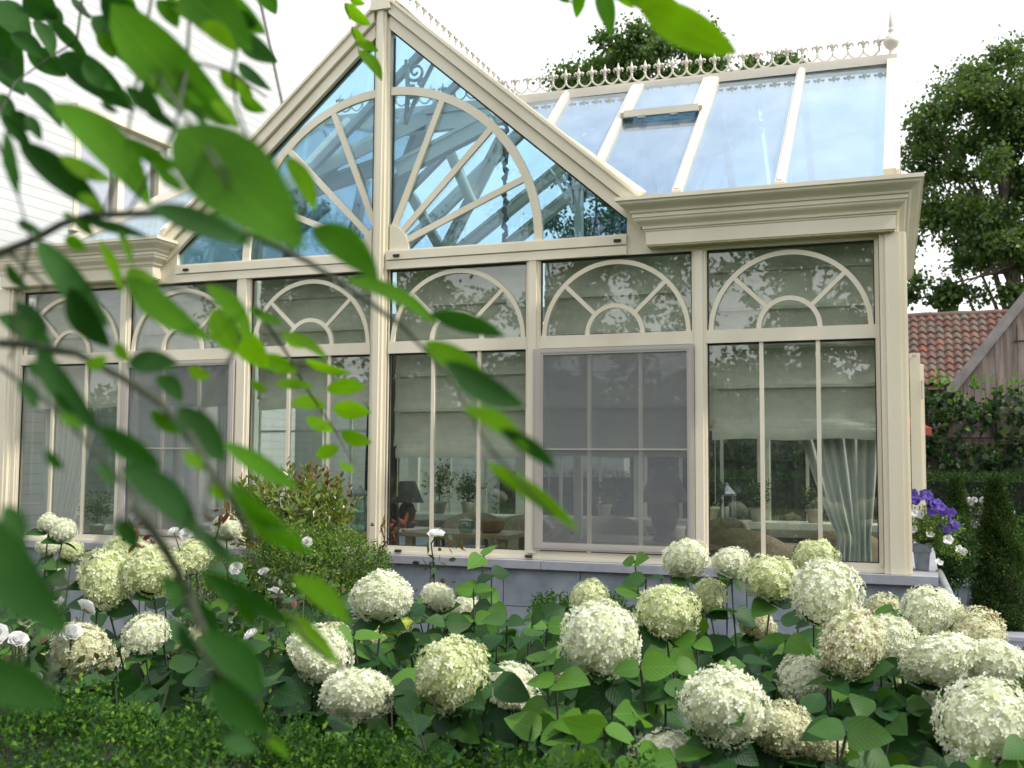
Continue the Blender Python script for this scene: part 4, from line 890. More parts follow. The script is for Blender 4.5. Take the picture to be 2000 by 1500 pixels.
for x, y, rz, lb in ((.10, 1.55, .4, 'wicker chair behind the small dark lamp'), (.62, 1.25, 0.2, 'wicker chair left of the basket, fourth window'), (1.02, .45, -1.2, 'wicker chair nearest the glass at the right of the fourth window'),
    (1.35, 1.45, .3, 'left wicker chair behind the insect screen'), (2.15, 1.5, -.3, 'right wicker chair behind the insect screen'), (2.60, .62, 2.9, 'wicker chair in the left third of the rightmost window'), (3.15, .75, 3.4, 'wicker chair in front of the tied curtain'), (-1.75, 1.2, 0, 'wicker chair behind the left insect screen'), (-3.0, 1.3, .3, 'wicker chair behind the sheer curtain')):
    chair(x, y, rz, lb)
def bowl(c, r, label, mat, name='basket', cat='basket'):
    return tag(obj(name, MB().lathe([(r*.6, 0), (r*.9, .03), (r, .09), (r*1.05, .11), (r*.95, .10), (r*.5, .02)], c, 20), mat, smooth=True), label, cat)
bowl((.62, .62, 1.071), .11, 'brown basket on the side table', BROWN); bowl((2.02, .62, 1.051), .10, 'shallow pale bowl on the table behind the screen', CLOTH, 'bowl', 'bowl')
def jar(c, h, r, label):
    t = thing('glass_jar', label, 'jar', c, 'lidded glass jars on the sill'); G = glass('jar_glass', (.55, .72, .66), .5, .12)
    obj('body', MB().lathe([(r*.8, 0), (r, .02), (r, h*.72), (r*.9, h*.78)], c, 20), G, t, smooth=True)
    obj('lid', MB().lathe([(r*1.1, h*.785), (r*1.12, h*.80), (r*.9, h*.84), (r*.5, h*.88), (r*.18, h*.93), (r*.2, h*.97), (.002, h)], c, 20), METAL, t, smooth=True)
q = atY(702, 1010, .35); jar((q[0], q[1], 1.07), .36, .075, 'tall lidded glass jar left of the gable post')
obj('stand', MB().box(q[0]-.14, q[0]+.12, q[1]-.12, q[1]+.12, .35, 1.068), WOODT).update_tag(); tag(bpy.data.objects['stand'], 'oak plant stand under the lidded jar', 'stand')
q = atY(910, 1028, .50); jar((q[0], q[1], 1.071), .12, .055, 'small glass jar on the side table beside the basket')
def lantern(c, s_, label):
    t = thing('lantern', label, 'lantern', c); x, y, z = c; m = MB(); w = .06*s_
    for a in (-1, 1):
        for b in (-1, 1): m.box(x+a*w-.008, x+a*w+.008, y+b*w-.008, y+b*w+.008, z, z+.2*s_)
    m.box(x-w-.012, x+w+.012, y-w-.012, y+w+.012, z-.0, z+.02); m.box(x-w-.012, x+w+.012, y-w-.012, y+w+.012, z+.2*s_, z+.215*s_)
    obj('frame', m, ZINC, t); obj('roof', MB().lathe([(w*1.3, .216*s_), (w*.4, .28*s_), (w*.3, .30*s_), (.004, .31*s_)], c, 4), ZINC, t)
    obj('candle', MB().lathe([(.02*s_, .021), (.02*s_, .11*s_)], c, 12), CLOTH, t)
q = atY(1419, 1000, 2.85); lantern((q[0], q[1], 1.10), 1.1, 'small grey lantern on the far sill, rightmost window')
tag(obj('shelf', MB().box(-3.4, 3.4, 2.62, 3.03, 1.04, 1.095), CREAM_IN), 'cream shelf along the far windows inside', 'shelf')
CLAYP = pbr('pale_clay', [(.34, .31, .26), (.44, .40, .34)], .8, 20)
def potplant(px, Y, zb, h, w, label, mat=None, leafm=None):
    q = atY(px, 1000, Y); c = (q[0], q[1], zb); t = thing('pot_plant', label, 'pot plant', c, 'pot plants inside the conservatory')
    obj('pot', MB().lathe([(.05, 0), (.07, .10), (.078, .10), (.078, .125), (.06, .125), (.055, .11)], c, 16), mat or CLAYP, t, smooth=True)
    n = 130; U = unit(n); P = np.array(c)+np.array((0, 0, .12+h/2))+U*np.array((w/2, w/2, h/2))*(rng.random((n, 1))**.5); 
    obj('foliage', leaf_mesh('foliage', [sprigs(P, U+np.array((0, 0, .6)), 3, .06, .04, .016)], leafm or L_VINE), None, t)
    obj('stems', MB().tube([(c[0], c[1], zb+.1), (c[0], c[1]+.01, zb+.12+h*.7)], .008, 5), TWIG, t)
for a in ((858, 2.8, 1.096, .40, .30, 'airy pot plant on the far sill beside the small dark lamp'), (915, 2.75, 1.096, .28, .26, 'white-flecked pot plant on the far sill left of the basket'), (1390, 2.8, 1.096, .26, .2, 'pot plant left of the grey lantern'), (1480, 2.8, 1.096, .24, .24, 'pot plant right of the grey lantern'), (1590, 2.8, 1.096, .16, .2, 'low pot plant on the far sill beside the tied curtain'), (1180, 2.8, 1.096, .22, .3, 'pot plant on the far sill behind the insect screen'), (130, .8, .98, .26, .26, 'dark pot plant in the leftmost window'), (190, .9, .90, .26, .24, 'second dark pot plant in the leftmost window, nearer the mullion')): potplant(*a)
tag(obj('plant_bench', MB().box(-3.35, -2.2, .70, 1.15, .82, .89).box(-3.3, -3.24, .75, .81, .35, .82).box(-2.3, -2.24, .75, .81, .35, .82).box(-3.3, -3.24, 1.04, 1.10, .35, .82).box(-2.3, -2.24, 1.04, 1.10, .35, .82), WOODT), 'wooden bench under the pot plants in the leftmost window', 'bench')
# chandelier with small lit bulbs
ch = atY(985, 588, 1.5); hx, hz_ = ch[0], ch[2]
t = thing('chandelier', 'chandelier with small glowing bulbs on a beaded chain behind the fourth window', 'chandelier', (hx, 1.5, hz_)); m = MB(); E_ = newmat('bulb'); em = E_[1].nodes.new('ShaderNodeEmission'); em.inputs[0].default_value = (1, .62, .28, 1); em.inputs[1].default_value = 6; E_[1].links.new(em.outputs[0], E_[2].inputs[0])
CHN = pbr('bronze_chain', [(.10, .08, .07), (.20, .17, .15)], .5, 30)
n_ = 44; m.tube([(hx+.012*math.sin(i*1.7), 1.5, hz_+.05+(4.55-hz_)*i/n_) for i in range(n_+1)], [.030 if i % 2 else .015 for i in range(n_+1)], 8); obj('chain', m, CHN, t, smooth=True); m = MB()
m.lathe([(.01, -.10), (.05, -.07), (.03, -.03), (.05, .0), (.02, .05), (.012, .08)], (hx, 1.5, hz_), 12)
for k in range(6):
    a = k*PI/3+.2; e = (hx+.26*math.cos(a), 1.5+.26*math.sin(a)); m.tube([(hx, 1.5, hz_-.05), (hx+.14*math.cos(a), 1.5+.14*math.sin(a), hz_-.10), (*e, hz_-.06), (*e, hz_-.01)], .008, 6)
obj('frame', m, CHN, t)
for k in range(6): a = k*PI/3+.2; obj('bulb', MB().lathe([(.004, -.01), (.014, .005), (.010, .025), (.002, .045)], (hx+.26*math.cos(a), 1.5+.26*math.sin(a), hz_), 8), E_[0], t, smooth=True)

# ------------------------------------------------------------------ trees
def tree(label, base, cl, n, ll, mat, trunk_r=.18, limbs=16, k_cl=60, fork=None, sig=.16, name='tree', group=None):
    """cl: crown ellipsoids (centre, radii)"""
    base = np.array(base, float); t = thing(name, label, 'tree', base, group)
    tot = sum(r[0]*r[1]*r[2] for _, r in cl); cen = []
    for c, r in cl:
        kk = max(4, int(k_cl*(r[0]*r[1]*r[2])/tot)); U = unit(kk); cen.append(np.array(c)+U*np.array(r)*(rng.uniform(.35, 1, (kk, 1))**.6))
    cen = np.concatenate(cen); rm = np.mean([np.mean(r) for _, r in cl])
    w = rng.uniform(.4, 1.5, len(cen)); ci = rng.choice(len(cen), n, p=w/w.sum())
    P = cen[ci]+rng.normal(size=(n, 3))*(sig*rm*w[ci][:, None])*np.array((1, 1, .75)); 
    P2 = unit(n)*.6+np.array((0, 0, -.2)); Nn = unit(n)+np.array((0, 0, .6))
    L_ = ll*rng.uniform(.65, 1.25, n)
    obj('crown', leaf_mesh('crown', [leaf_arrays(P, P2, Nn, L_, L_*.72, 2 if n < 30000 else 1, .25)], mat), None, t)
    m = MB(); c0 = np.array(cl[0][0]); top = c0+np.array((0, 0, cl[0][1][2]*.5)); f0 = np.array(fork) if fork is not None else base*.6+c0*.4
    m.tube([base, base*.5+f0*.5+np.array((.05, 0, 0)), f0, f0*.4+top*.6, top], [trunk_r*1.25, trunk_r, trunk_r*.85, trunk_r*.4, trunk_r*.1], 10)
    for q in cen[rng.choice(len(cen), min(limbs, len(cen)), replace=False)]:
        s0 = f0+(top-f0)*rng.random()*.6; mid = (s0+q)/2+rng.normal(size=3)*.12*rm+np.array((0, 0, -.08*rm)); m.tube([s0, mid, q], [trunk_r*.35, trunk_r*.2, trunk_r*.05], 6)
    obj('trunk', m, BARK, t); return t
def sc(Y, px=1000): return (Y-CAM[1])/np.dot(ray(px, 700), (0, 1, 0))/FPX      # metres per picture pixel at depth plane Y
c = atY(1268, 185, 20); k = sc(20, 1268)
tree('broad dense tree behind the middle of the roof ridge', (c[0], 20, 0), [(c, (190*k, 2.2, 145*k)), (c+np.array((-95*k, 0, -20*k)), (105*k, 1.5, 95*k)), (c+np.array((120*k, 0, -15*k)), (110*k, 1.5, 90*k))], 46000, .12, L_TREE, .3, 20, 110, sig=.12)
c = atY(1525, 165, 24); k = sc(24, 1525)
tree('smaller round treetop behind the ridge, left of the finial', (c[0], 24, 0), [(c, (52*k, .9, 72*k))], 5200, .14, L_TREE, .2, 10, 20)
c = atY(1930, 330, 19); k = sc(19, 1930)
tree('tall green tree at the right edge above the tiled roof', (c[0]+.9, 19, 0), [(c+np.array((10*k, 0, 20*k)), (150*k, 2.6, 215*k)), (c+np.array((-60*k, -.4, 50*k)), (98*k, 1.8, 185*k)), (c+np.array((-85*k, 0, -150*k)), (80*k, 1.2, 105*k)), (c+np.array((120*k, 0, 0)), (130*k, 2, 190*k)), (c+np.array((60*k, 0, -150*k)), (90*k, 1.5, 60*k))], 46000, .11, L_TREE2, .2, 30, 210, sig=.105)
c = atY(1165, 405, 13); k = sc(13, 1165)
tree('tree behind the conservatory seen through the right corner of the gable glass', (c[0], 13, 0), [(c, (95*k, 1.0, 85*k)), (c+np.array((40*k, 0, -70*k)), (90*k, 1.0, 80*k))], 9000, .10, L_TREE2, .15, 12, 60, sig=.14)
# hanging boughs with open gaps near the roofline
c = atY(1960, 500, 17.5); k = sc(17.5, 1960)
tree('open-branched tree with thin hanging boughs over the barn roof', (c[0]+.75, 17.5, 0), [(c+np.array((20*k, 0, 10*k)), (75*k, .8, 40*k)), (c+np.array((-150*k, 0, -55*k)), (60*k, .5, 34*k)), (c+np.array((-95*k, 0, -80*k)), (60*k, .5, 22*k)), (c+np.array((10*k, 0, -85*k)), (26*k, .4, 22*k))], 4600, .12, L_TREE2, .10, 7, 40, fork=c+np.array((60*k, 0, -20*k)), sig=.24)
# trees behind the photographer, seen in the glass
for i, (x, y, h, r) in enumerate(((-11.5, -25, 7.4, 2.8), (-6.3, -26, 11.5, 2.6), (.8, -25, 7.6, 2.4), (5.2, -22, 6.6, 2.3), (-15, -22, 7.5, 3.0), (10, -20, 6.5, 2.6))):
    tree(['tree behind the photographer mirrored in the left windows', 'tall tree behind the photographer mirrored left of the gable post', 'tree behind the photographer mirrored in the fourth window', 'tree behind the photographer mirrored in the rightmost window', 'wide tree behind the photographer mirrored at the far left', 'tree behind the photographer at the far right'][i],
         (x, y, 0), [((x, y, h*.95), (r, r*.8, h*.36)), ((x+r*.5, y, h*.60), (r*1.15, r*.6, h*.2)), ((x-r*.6, y, h*.45), (r*.9, r*.6, h*.2))], 17000, .20, L_TREE, .2, 14, 90, sig=.13, group='trees behind the photographer')

t = thing('reflection_screen', 'unseen tall hedge added far behind the photographer to darken the low window reflections', 'hedge', (0, -34, 0)); obj('dark_core', MB().box(-34, 26, -35, -34, 0, 3.9), L_BOXC, t)  # hedge added out of view to darken lower reflections, solid dark core inside
n = 13000; P = np.stack([rng.uniform(-34, 26, n), -33.8+rng.random(n)*.3, rng.random(n)**.7*4.9+.3*np.sin(rng.uniform(0, 6, n))], 1); obj('foliage', leaf_mesh('foliage', [leaf_arrays(P, unit(n), unit(n)+np.array((0, .8, .4)), .42, .3, 1)], L_TREE), None, t)

# ------------------------------------------------------------------ right side background
# pantiled outbuilding
Yr = 15.0; k = sc(Yr, 1870)
rl, rr = atY(1700, 622, Yr), atY(2300, 622, Yr); zt = rl[2]; x0, x1 = rl[0]-.5, rr[0]
t = thing('tiled_outbuilding', 'low outbuilding with weathered red pantile roof beyond the board barn', 'outbuilding', ((x0+x1)/2, Yr, 0))
obj('wall', MB().box(x0+.1, x1-.1, Yr-.9, Yr+1.6, 0, zt-1.25), pbr('red_brick', [(.20, .08, .05), (.30, .14, .09)], .8, 8), t)
tw, rh, nr = .150, .15, 11; M_ = MB()
rs = np.random.default_rng(3)
for r in range(nr):
    for c_ in range(int((x1-x0)/tw)):
        X = x0+c_*tw; jy = rs.normal()*.004; vs = []
        for a, (yy, zz) in enumerate(((Yr-.02-r*rh*.85, zt-r*rh*.86+.004), (Yr-.02-(r+1)*rh*.85-.03, zt-(r+1)*rh*.86+.022))):
            for i in range(8):
                u = i/7; vs.append((X+u*(tw+.012), yy+jy, zz+.028*math.sin(u*PI)-.012*math.cos(u*2*PI)))
        vs += [(a, b-.002, c2-.022) for a, b, c2 in vs[8:16]]
        M_.add(vs, [(i, i+8, i+9, i+1) for i in range(7)]+[(i+8, i+16, i+17, i+9) for i in range(7)])
mt, tt, ot = newmat('pantiles'); g = tt.nodes.new('ShaderNodeNewGeometry'); pb = tt.nodes.new('ShaderNodeBsdfPrincipled'); pb.inputs['Roughness'].default_value = .8
tt.links.new(mixc(tt, ramp(tt, tex(tt, 5, 5), [(.42, (0, 0, 0)), (.66, (.55, .55, .55))]), ramp(tt, g.outputs['Random Per Island'], [(0, (.10, .045, .035)), (.55, (.135, .062, .048)), (.8, (.09, .065, .052)), (.93, (.20, .06, .035)), (1, (.08, .09, .06))]), (.14, .14, .10)), pb.inputs['Base Color']); tt.links.new(pb.outputs[0], ot.inputs[0])
obj('roof', M_, mt, t); obj('roof_slope', MB().add([(x0, Yr, zt-.03), (x1, Yr, zt-.03), (x1, Yr-1.45, zt-1.50), (x0, Yr-1.45, zt-1.50), (x0, Yr+1.7, zt-1.6), (x1, Yr+1.7, zt-1.6)], [(0, 1, 2, 3), (1, 0, 4, 5)]), mt, t)
obj('ridge_tiles', MB().tube([(x0+i*.3, Yr, zt+.0+.012*(i % 2)) for i in range(int((x1-x0)/.3))], .075, 8), mt, t, smooth=True)
# board barn
Yb = 9.0; a = atY(1866, 752, Yb); b = atY(2006, 576, Yb); sl = (b[2]-a[2])/(b[0]-a[0])
WOODB = pbr('weathered_boards', [(.13, .10, .085), (.25, .20, .17), (.33, .28, .25)], .85, 3, 8, (6, 6, .5), .5, 20, (6, 6, .4))
t = thing('board_barn', 'weathered vertical-board barn gable at the right edge', 'barn', (b[0]+1, Yb+1, 0)); m = MB(); x = a[0]-1.0; i = 0
while x < b[0]+2.6:
    zt_ = a[2]+sl*(min(x, b[0]+1.2)-a[0])-.05; zt2 = a[2]+sl*(min(x+.135, b[0]+1.2)-a[0])-.05; o_ = .012*(i % 2)+random.random()*.006
    if zt_ > .2: m.add([(x+.003, Yb-o_, 0), (x+.135, Yb-o_, 0), (x+.135, Yb-o_, zt2), (x+.003, Yb-o_, zt_), (x+.003, Yb+.03, 0), (x+.135, Yb+.03, 0), (x+.135, Yb+.03, zt2), (x+.003, Yb+.03, zt_)], [(0, 1, 2, 3), (7, 6, 5, 4), (0, 4, 5, 1), (1, 5, 6, 2), (2, 6, 7, 3), (3, 7, 4, 0)])
    x += .138; i += 1
obj('board_wall', m, WOODB, t)
m = MB(); m.bar((a[0]-1.0, Yb-.05, a[2]-sl*1.0), (b[0]+1.25, Yb-.05, a[2]+sl*(b[0]+1.25-a[0])), .035, .13); obj('verge_board', m, pbr('grey_verge', [(.20, .18, .17), (.30, .27, .26)], .8, 6, 6, (1, 1, 1)), t)
m = MB(); m.bar((a[0]-1.0, Yb+1.5, a[2]-sl*1.0+.03), (b[0]+1.25, Yb+1.5, a[2]+sl*(b[0]+1.25-a[0])+.03), 3.05, .05); obj('roof', m, mt, t)
m = MB(); cx_ = atY(1990, 650, Yb-.04); m.box(cx_[0]-.03, cx_[0]-.018, Yb-.03, Yb-.02, cx_[2]-.1, cx_[2]+.12); m.box(cx_[0]-.06, cx_[0]+.2, Yb-.035, Yb-.022, cx_[2]-.12, cx_[2]-.10); obj('iron_strap', m, DARKP, t)
# board fence with trained creeper, clipped hedge in front
a = atY(1790, 770, 8.0); xf0 = -1.0
t = thing('board_fence', 'weathered board fence behind the trained creeper', 'fence', (5, 8, 0)); m = MB(); x = xf0; i = 0
while x < 9: m.box(x+.002, x+.128, 8.0-.01*(i % 2), 8.03, 0, 2.42+.01*random.random()); x += .13; i += 1
obj('boards', m, WOODB, t); obj('rail', MB().box(xf0, 9, 7.95, 7.985, 1.88, 1.96), WOODB, t)
t = thing('creeper', 'trained leafy creeper with pale new leaves covering the fence', 'climbing plant', (5.5, 7.8, 0)); n = 5600
P = np.stack([rng.uniform(-1, 9, n), 7.75+rng.normal(size=n)*.10, rng.uniform(.9, 2.66, n)+.12*np.sin(rng.uniform(0, 6, n))], 1)
gap = (np.abs(P[:, 2]-2.02) < .13) & (rng.random(n) < .6) | (np.sin(P[:, 0]*5.1+1)*np.sin(P[:, 2]*9) > .72); P = P[~gap]
hz = 2.54+.10*np.sin(P[:, 0]*4)+.06*np.sin(P[:, 0]*11); P[:, 2] = np.where(P[:, 2] > hz, hz-rng.random(len(P))*.3, P[:, 2])
obj('foliage', leaf_mesh('foliage', [sprigs(P, np.tile((0, -.6, .5), (len(P), 1))+rng.normal(size=P.shape)*.5, 2, .10, .085, .065, 3, .9, .2, .1, prof='ovate')], L_VINE), None, t)
n = 90; P = np.stack([rng.uniform(3.4, 7, n), 7.7+rng.normal(size=n)*.06, 2.56+rng.random(n)*.16], 1)
obj('new_leaves', leaf_mesh('new_leaves', [sprigs(P, np.tile((0, -.2, 1.), (n, 1)), 2, .08, .075, .055, 3)], L_HYDN), None, t)
m = MB()
for x in np.arange(-.5, 9, .85): m.tube([(x, 7.85, 0), (x+.03, 7.85, 1.1), (x, 7.85, 2.5)], .02, 6)
for z in (1.1, 1.5, 1.95, 2.35): m.tube([(-1, 7.84, z), (9, 7.84, z+.02)], .008, 6)
obj('stems', m, TWIG, t)
hedge('clipped_hedge', 'dark flat-topped clipped hedge below the creeper', 'hedge', -1.5, 8.5, 6.0, 6.9, 1.50, 420, .030, L_HEDGE, L_BOXC, 4, .07, .01)
# parasol
c = atY(1775, 760, 6.9); t = thing('parasol', 'dark red parasol edge showing behind the open door', 'parasol', (c[0]-.55, 6.9, 0)); cx_, cz_ = c[0]-.55, 2.06; rad_ = .80
m = MB(); n = 8; vs = [(cx_, 6.9, cz_+.42)]+[(cx_+rad_*math.cos(2*PI*i/n), 6.9+rad_*math.sin(2*PI*i/n), cz_-.0) for i in range(n)]+[(cx_+rad_*math.cos(2*PI*i/n), 6.9+rad_*math.sin(2*PI*i/n), cz_-.09) for i in range(n)]
m.add(vs, [(0, 1+i, 1+(i+1) % n) for i in range(n)]+[(1+i, 1+n+i, 1+n+(i+1) % n, 1+(i+1) % n) for i in range(n)])
REDC = pbr('red_canvas', [(.16, .018, .014), (.20, .028, .022)], .8, 8); obj('canopy', m, REDC, t); obj('pole', MB().tube([(cx_, 6.9, 0), (cx_, 6.9, cz_+.5)], .025, 10), BROWN, t)
m = MB()
for i in range(n): m.tube([(cx_, 6.9, cz_+.40), (cx_+rad_*math.cos(2*PI*i/n), 6.9+rad_*math.sin(2*PI*i/n), cz_-.01)], .008, 5)
obj('ribs', m, BROWN, t)
# conifers
def conifer(px, top, bot, wpx, Y, label, n):
    k = sc(Y, px); c = atY(px, top, Y); b = atY(px, bot, Y); H = c[2]-max(b[2], 0); zb = max(b[2], 0); t = thing('conifer', label, 'conifer', (c[0], Y, 0), 'slim clipped conifers')
    u = rng.random(n); z = zb+H*(1-u**.75)*.98; rr = wpx*k/2*np.minimum(1, .16+1.25*(1-(z-zb)/H))*np.where(z < zb+.08*H, .8, 1); a = rng.random(n)*2*PI; q = rr*(1-rng.random(n)**2*.4)*(1+.12*np.sin(z*17+a*3))
    P = np.stack([c[0]+q*np.cos(a), Y+q*np.sin(a), z], 1); D = np.stack([np.cos(a)*.5, np.sin(a)*.5, np.full(n, .9)], 1)+rng.normal(size=(n, 3))*.3
    obj('foliage', leaf_mesh('foliage', [sprigs(P, D, 3, .05, .026, .010)], L_CON), None, t); obj('dark_core', MB().lathe([(wpx*k/2*.3, zb), (wpx*k/2*.62, zb+H*.12), (wpx*k/2*.55, zb+H*.35), (wpx*k/2*.3, zb+H*.7), (.004, zb+H*.92)], (c[0], Y, 0), 12), L_BOXC, t); obj('trunk', MB().tube([(c[0], Y, 0), (c[0], Y, zb+H*.9)], [.035, .01], 8), BARK, t)  # the lathe is a solid dark core painting the shade between the sprigs
conifer(1946, 925, 1238, 100, 3.2, 'larger slim conifer with yellow-green tip at the right edge', 7500)
conifer(1868, 925, 1125, 58, 4.6, 'thin conifer between the petunias and the larger conifer', 3200)
c = atY(1905, 1040, 5.2); fl = [atY(x, y, 5.2) for x, y in ((1893, 978), (1903, 977), (1920, 977), (1921, 1004), (1923, 1012), (1968, 1003), (1976, 1001), (1899, 1022), (1908, 1026), (1972, 1010), (1895, 982), (1884, 1060))]
rose_bush('white rose bush with small blooms between the two conifers', (c[0], 5.2, .9), fl, 260, (.35, .3, .45), 1.25)
c, r_ = pxbush(1840, 1080, 130, 150, 2.6, .2); bush('dark_shrub', 'dark leafy shrub behind the petunia pot', 'shrub', c, r_, 900, L_HEDGE, 4, .06, .03, .018)
c = atY(1990, 1080, 4.6); bush('dark_shrub', 'low green shrub right of the larger conifer', 'shrub', c, (.4, .3, .35), 700, L_BOX, 4, .06, .03, .018)
# terrace walls
k1 = atY(1850, 1143, 4.0); tag(obj('terrace_wall', MB().box(k1[0]-.8, 8.5, 4.0, 4.3, 0, k1[2]).box(k1[0]-.83, 8.5, 3.97, 4.33, k1[2]+.001, k1[2]+.04), STONE), 'low bluestone terrace wall behind the slim conifers', 'wall')
k1 = atY(1950, 1243, 2.9); tag(obj('terrace_step', MB().box(k1[0], 8.5, 2.7, 3.0, 0, max(.08, k1[2])).box(k1[0]-.02, 8.5, 2.68, 3.02, max(.08, k1[2])+.001, max(.08, k1[2])+.03), STONE_T), 'low bluestone step at the right edge in front of the larger conifer', 'step')
struct('terrace_paving', MB().box(3.95, 9, .6, 3.9, 0, .03), STONE)

# handrail
t = thing('handrail', 'weathered round metal handrail slanting down beside the stone base', 'handrail', (3.9, .1, 0)); A = atY(1834, 1118, .25); Bq = atY(1886, 1228, -.75)
obj('rail', MB().tube([A, A*.5+Bq*.5, Bq], .024, 12), METAL, t, smooth=True); obj('post', MB().tube([(A[0], .22, 0), (A[0], .22, A[2]-.01)], .018, 8), METAL, t); obj('post', MB().tube([(Bq[0], -.72, 0), (Bq[0], -.72, Bq[2])], .018, 8), METAL, t)
# petunia pot
c = atY(1801, 1110, .30); zc = .942; t = thing('petunia_pot', 'zinc pot of purple and white petunias on the stone ledge', 'flower pot', (c[0], .30, zc)); x_ = c[0]
m = MB(); 
for z0_, z1_, w0, w1 in ((0, .115, .040, .050), (.115, .165, .057, .060)):
    m.add([(x_+a*w0, .30+b*w0, zc+z0_) for a, b in ((-1, -1), (1, -1), (1, 1), (-1, 1))]+[(x_+a*w1, .30+b*w1, zc+z1_) for a, b in ((-1, -1), (1, -1), (1, 1), (-1, 1))], [(3, 2, 1, 0), (4, 5, 6, 7), (0, 1, 5, 4), (1, 2, 6, 5), (2, 3, 7, 6), (3, 0, 4, 7)])
obj('pot', m, ZINC, t)
n = 330; pc = atY(1822, 1035, .32); U = unit(n); P = np.array((pc[0], .32, pc[2]+.0))+U*np.array((.16, .12, .12))*rng.random((n, 1))**.4
obj('foliage', leaf_mesh('foliage', [sprigs(P, U+np.array((0, 0, .5)), 3, .05, .028, .012)], L_SMALL), None, t)
def petunia(name, mat):
    P0 = []; 
    n = 20; m = MB(); vs = [(0, 0, -.018)]
    for r_, z_ in ((.006, -.004), (.020, .004), (.030, .004)):
        for i in range(n): a = 2*PI*i/n; q = r_*(1+(.10*math.cos(5*a) if r_ > .01 else 0)); vs.append((q*math.cos(a), q*math.sin(a), z_+(.004*math.cos(5*a) if r_ > .02 else 0)))
    fs = [(0, 1+i, 1+(i+1) % n) for i in range(n)]+[(1+r_*n+i, 1+r_*n+n+i, 1+r_*n+n+(i+1) % n, 1+r_*n+(i+1) % n) for r_ in range(2) for i in range(n)]
    me = bpy.data.meshes.new(name); me.from_pydata(vs, [], fs); me.materials.append(mat); return me
PW = petunia('flower', PET); PP = petunia('flower', petal_mat('petunia_purple', (.09, .055, .30), (.15, .10, .42), (.24, .18, .52)))
w = WO[t.name]
for lst, me_, jit in ((((1785, 962), (1783, 975), (1800, 972), (1806, 965), (1815, 978), (1822, 985), (1830, 980), (1812, 968), (1825, 992), (1832, 996), (1838, 990), (1842, 1003), (1848, 998), (1855, 1008), (1858, 1020), (1838, 1028), (1850, 1034), (1862, 1030), (1818, 972), (1866, 1026), (1859, 1001), (1790, 978), (1820, 1000), (1787, 968)), PP, .05),
                  (((1785, 1002), (1797, 1005), (1784, 1034), (1817, 1044), (1852, 1054), (1881, 1077), (1834, 1098), (1873, 1073)), PW, .03)):
    for x, y in lst:
        p = atY(x, y, .26+rng.normal()*jit*.6-.05); o = bpy.data.objects.new('flower', me_); COL.objects.link(o); o.parent = t; o.location = tuple(p-np.array(w)); v = (CAM-p)/np.linalg.norm(CAM-p)+rng.normal(size=3)*.45+np.array((0, 0, .25)); o.rotation_euler = Vector(v).to_track_quat('Z', 'Y').to_euler(); s_ = rng.uniform(.75, 1.1); o.scale = (s_, s_, s_)
m = MB()
for x, y in ((1852, 1058), (1881, 1080), (1834, 1094), (1860, 1030), (1800, 1000), (1785, 1030), (1817, 1044)): p = atY(x, y, .23); m.tube([(x_, .3, zc+.165), ((x_+p[0])/2, .27, zc+.20), p], .0025, 5)
obj('stems', m, TWIG, t)
n = 40; A_ = atY(1830, 1060, .22); B_ = atY(1880, 1085, .2); P = A_+(B_-A_)*rng.random((n, 1))+rng.normal(size=(n, 3))*.02
obj('trailing_shoots', leaf_mesh('trailing_shoots', [sprigs(P, np.tile((.5, 0, -.3), (n, 1))+rng.normal(size=(n, 3))*.5, 3, .05, .024, .010)], L_SMALL), None, t)

# ------------------------------------------------------------------ acacia branches hanging close to the photographer
ctl = [(430, 330, .50), (250, 250, .80), (100, 100, 1.5), (30, 30, 1.6), (450, 100, .9), (560, 110, 1.5), (60, 480, .85), (40, 350, .8), (400, 420, .75), (380, 620, .85), (520, 700, 1.1), (650, 820, 1.5), (700, 150, 2.0), (1330, 50, .8), (1160, 0, 1.2), (800, 600, .85), (1000, 850, .70), (60, 1130, .5), (40, 1380, .5), (350, 950, .6), (550, 1000, .62), (450, 1300, .65), (540, 1440, .75), (620, 1150, .7), (180, 900, .65), (700, 480, .8)]
CT = np.array(ctl)
def fdep(x, y):
    d2 = (CT[:, 0]-x)**2+(CT[:, 1]-y)**2+900; w = 1/d2**1.5; return float((w*CT[:, 2]).sum()/w.sum())
def fpt(x, y, off=0.0): return atD(x, y, fdep(x, y)+off)
ORG = {'A': (0, 0), 'B': (0, 500), 'C': (650, 500), 'D': (0, 975), 'E': (650, 0), 'F': (1300, 0)}
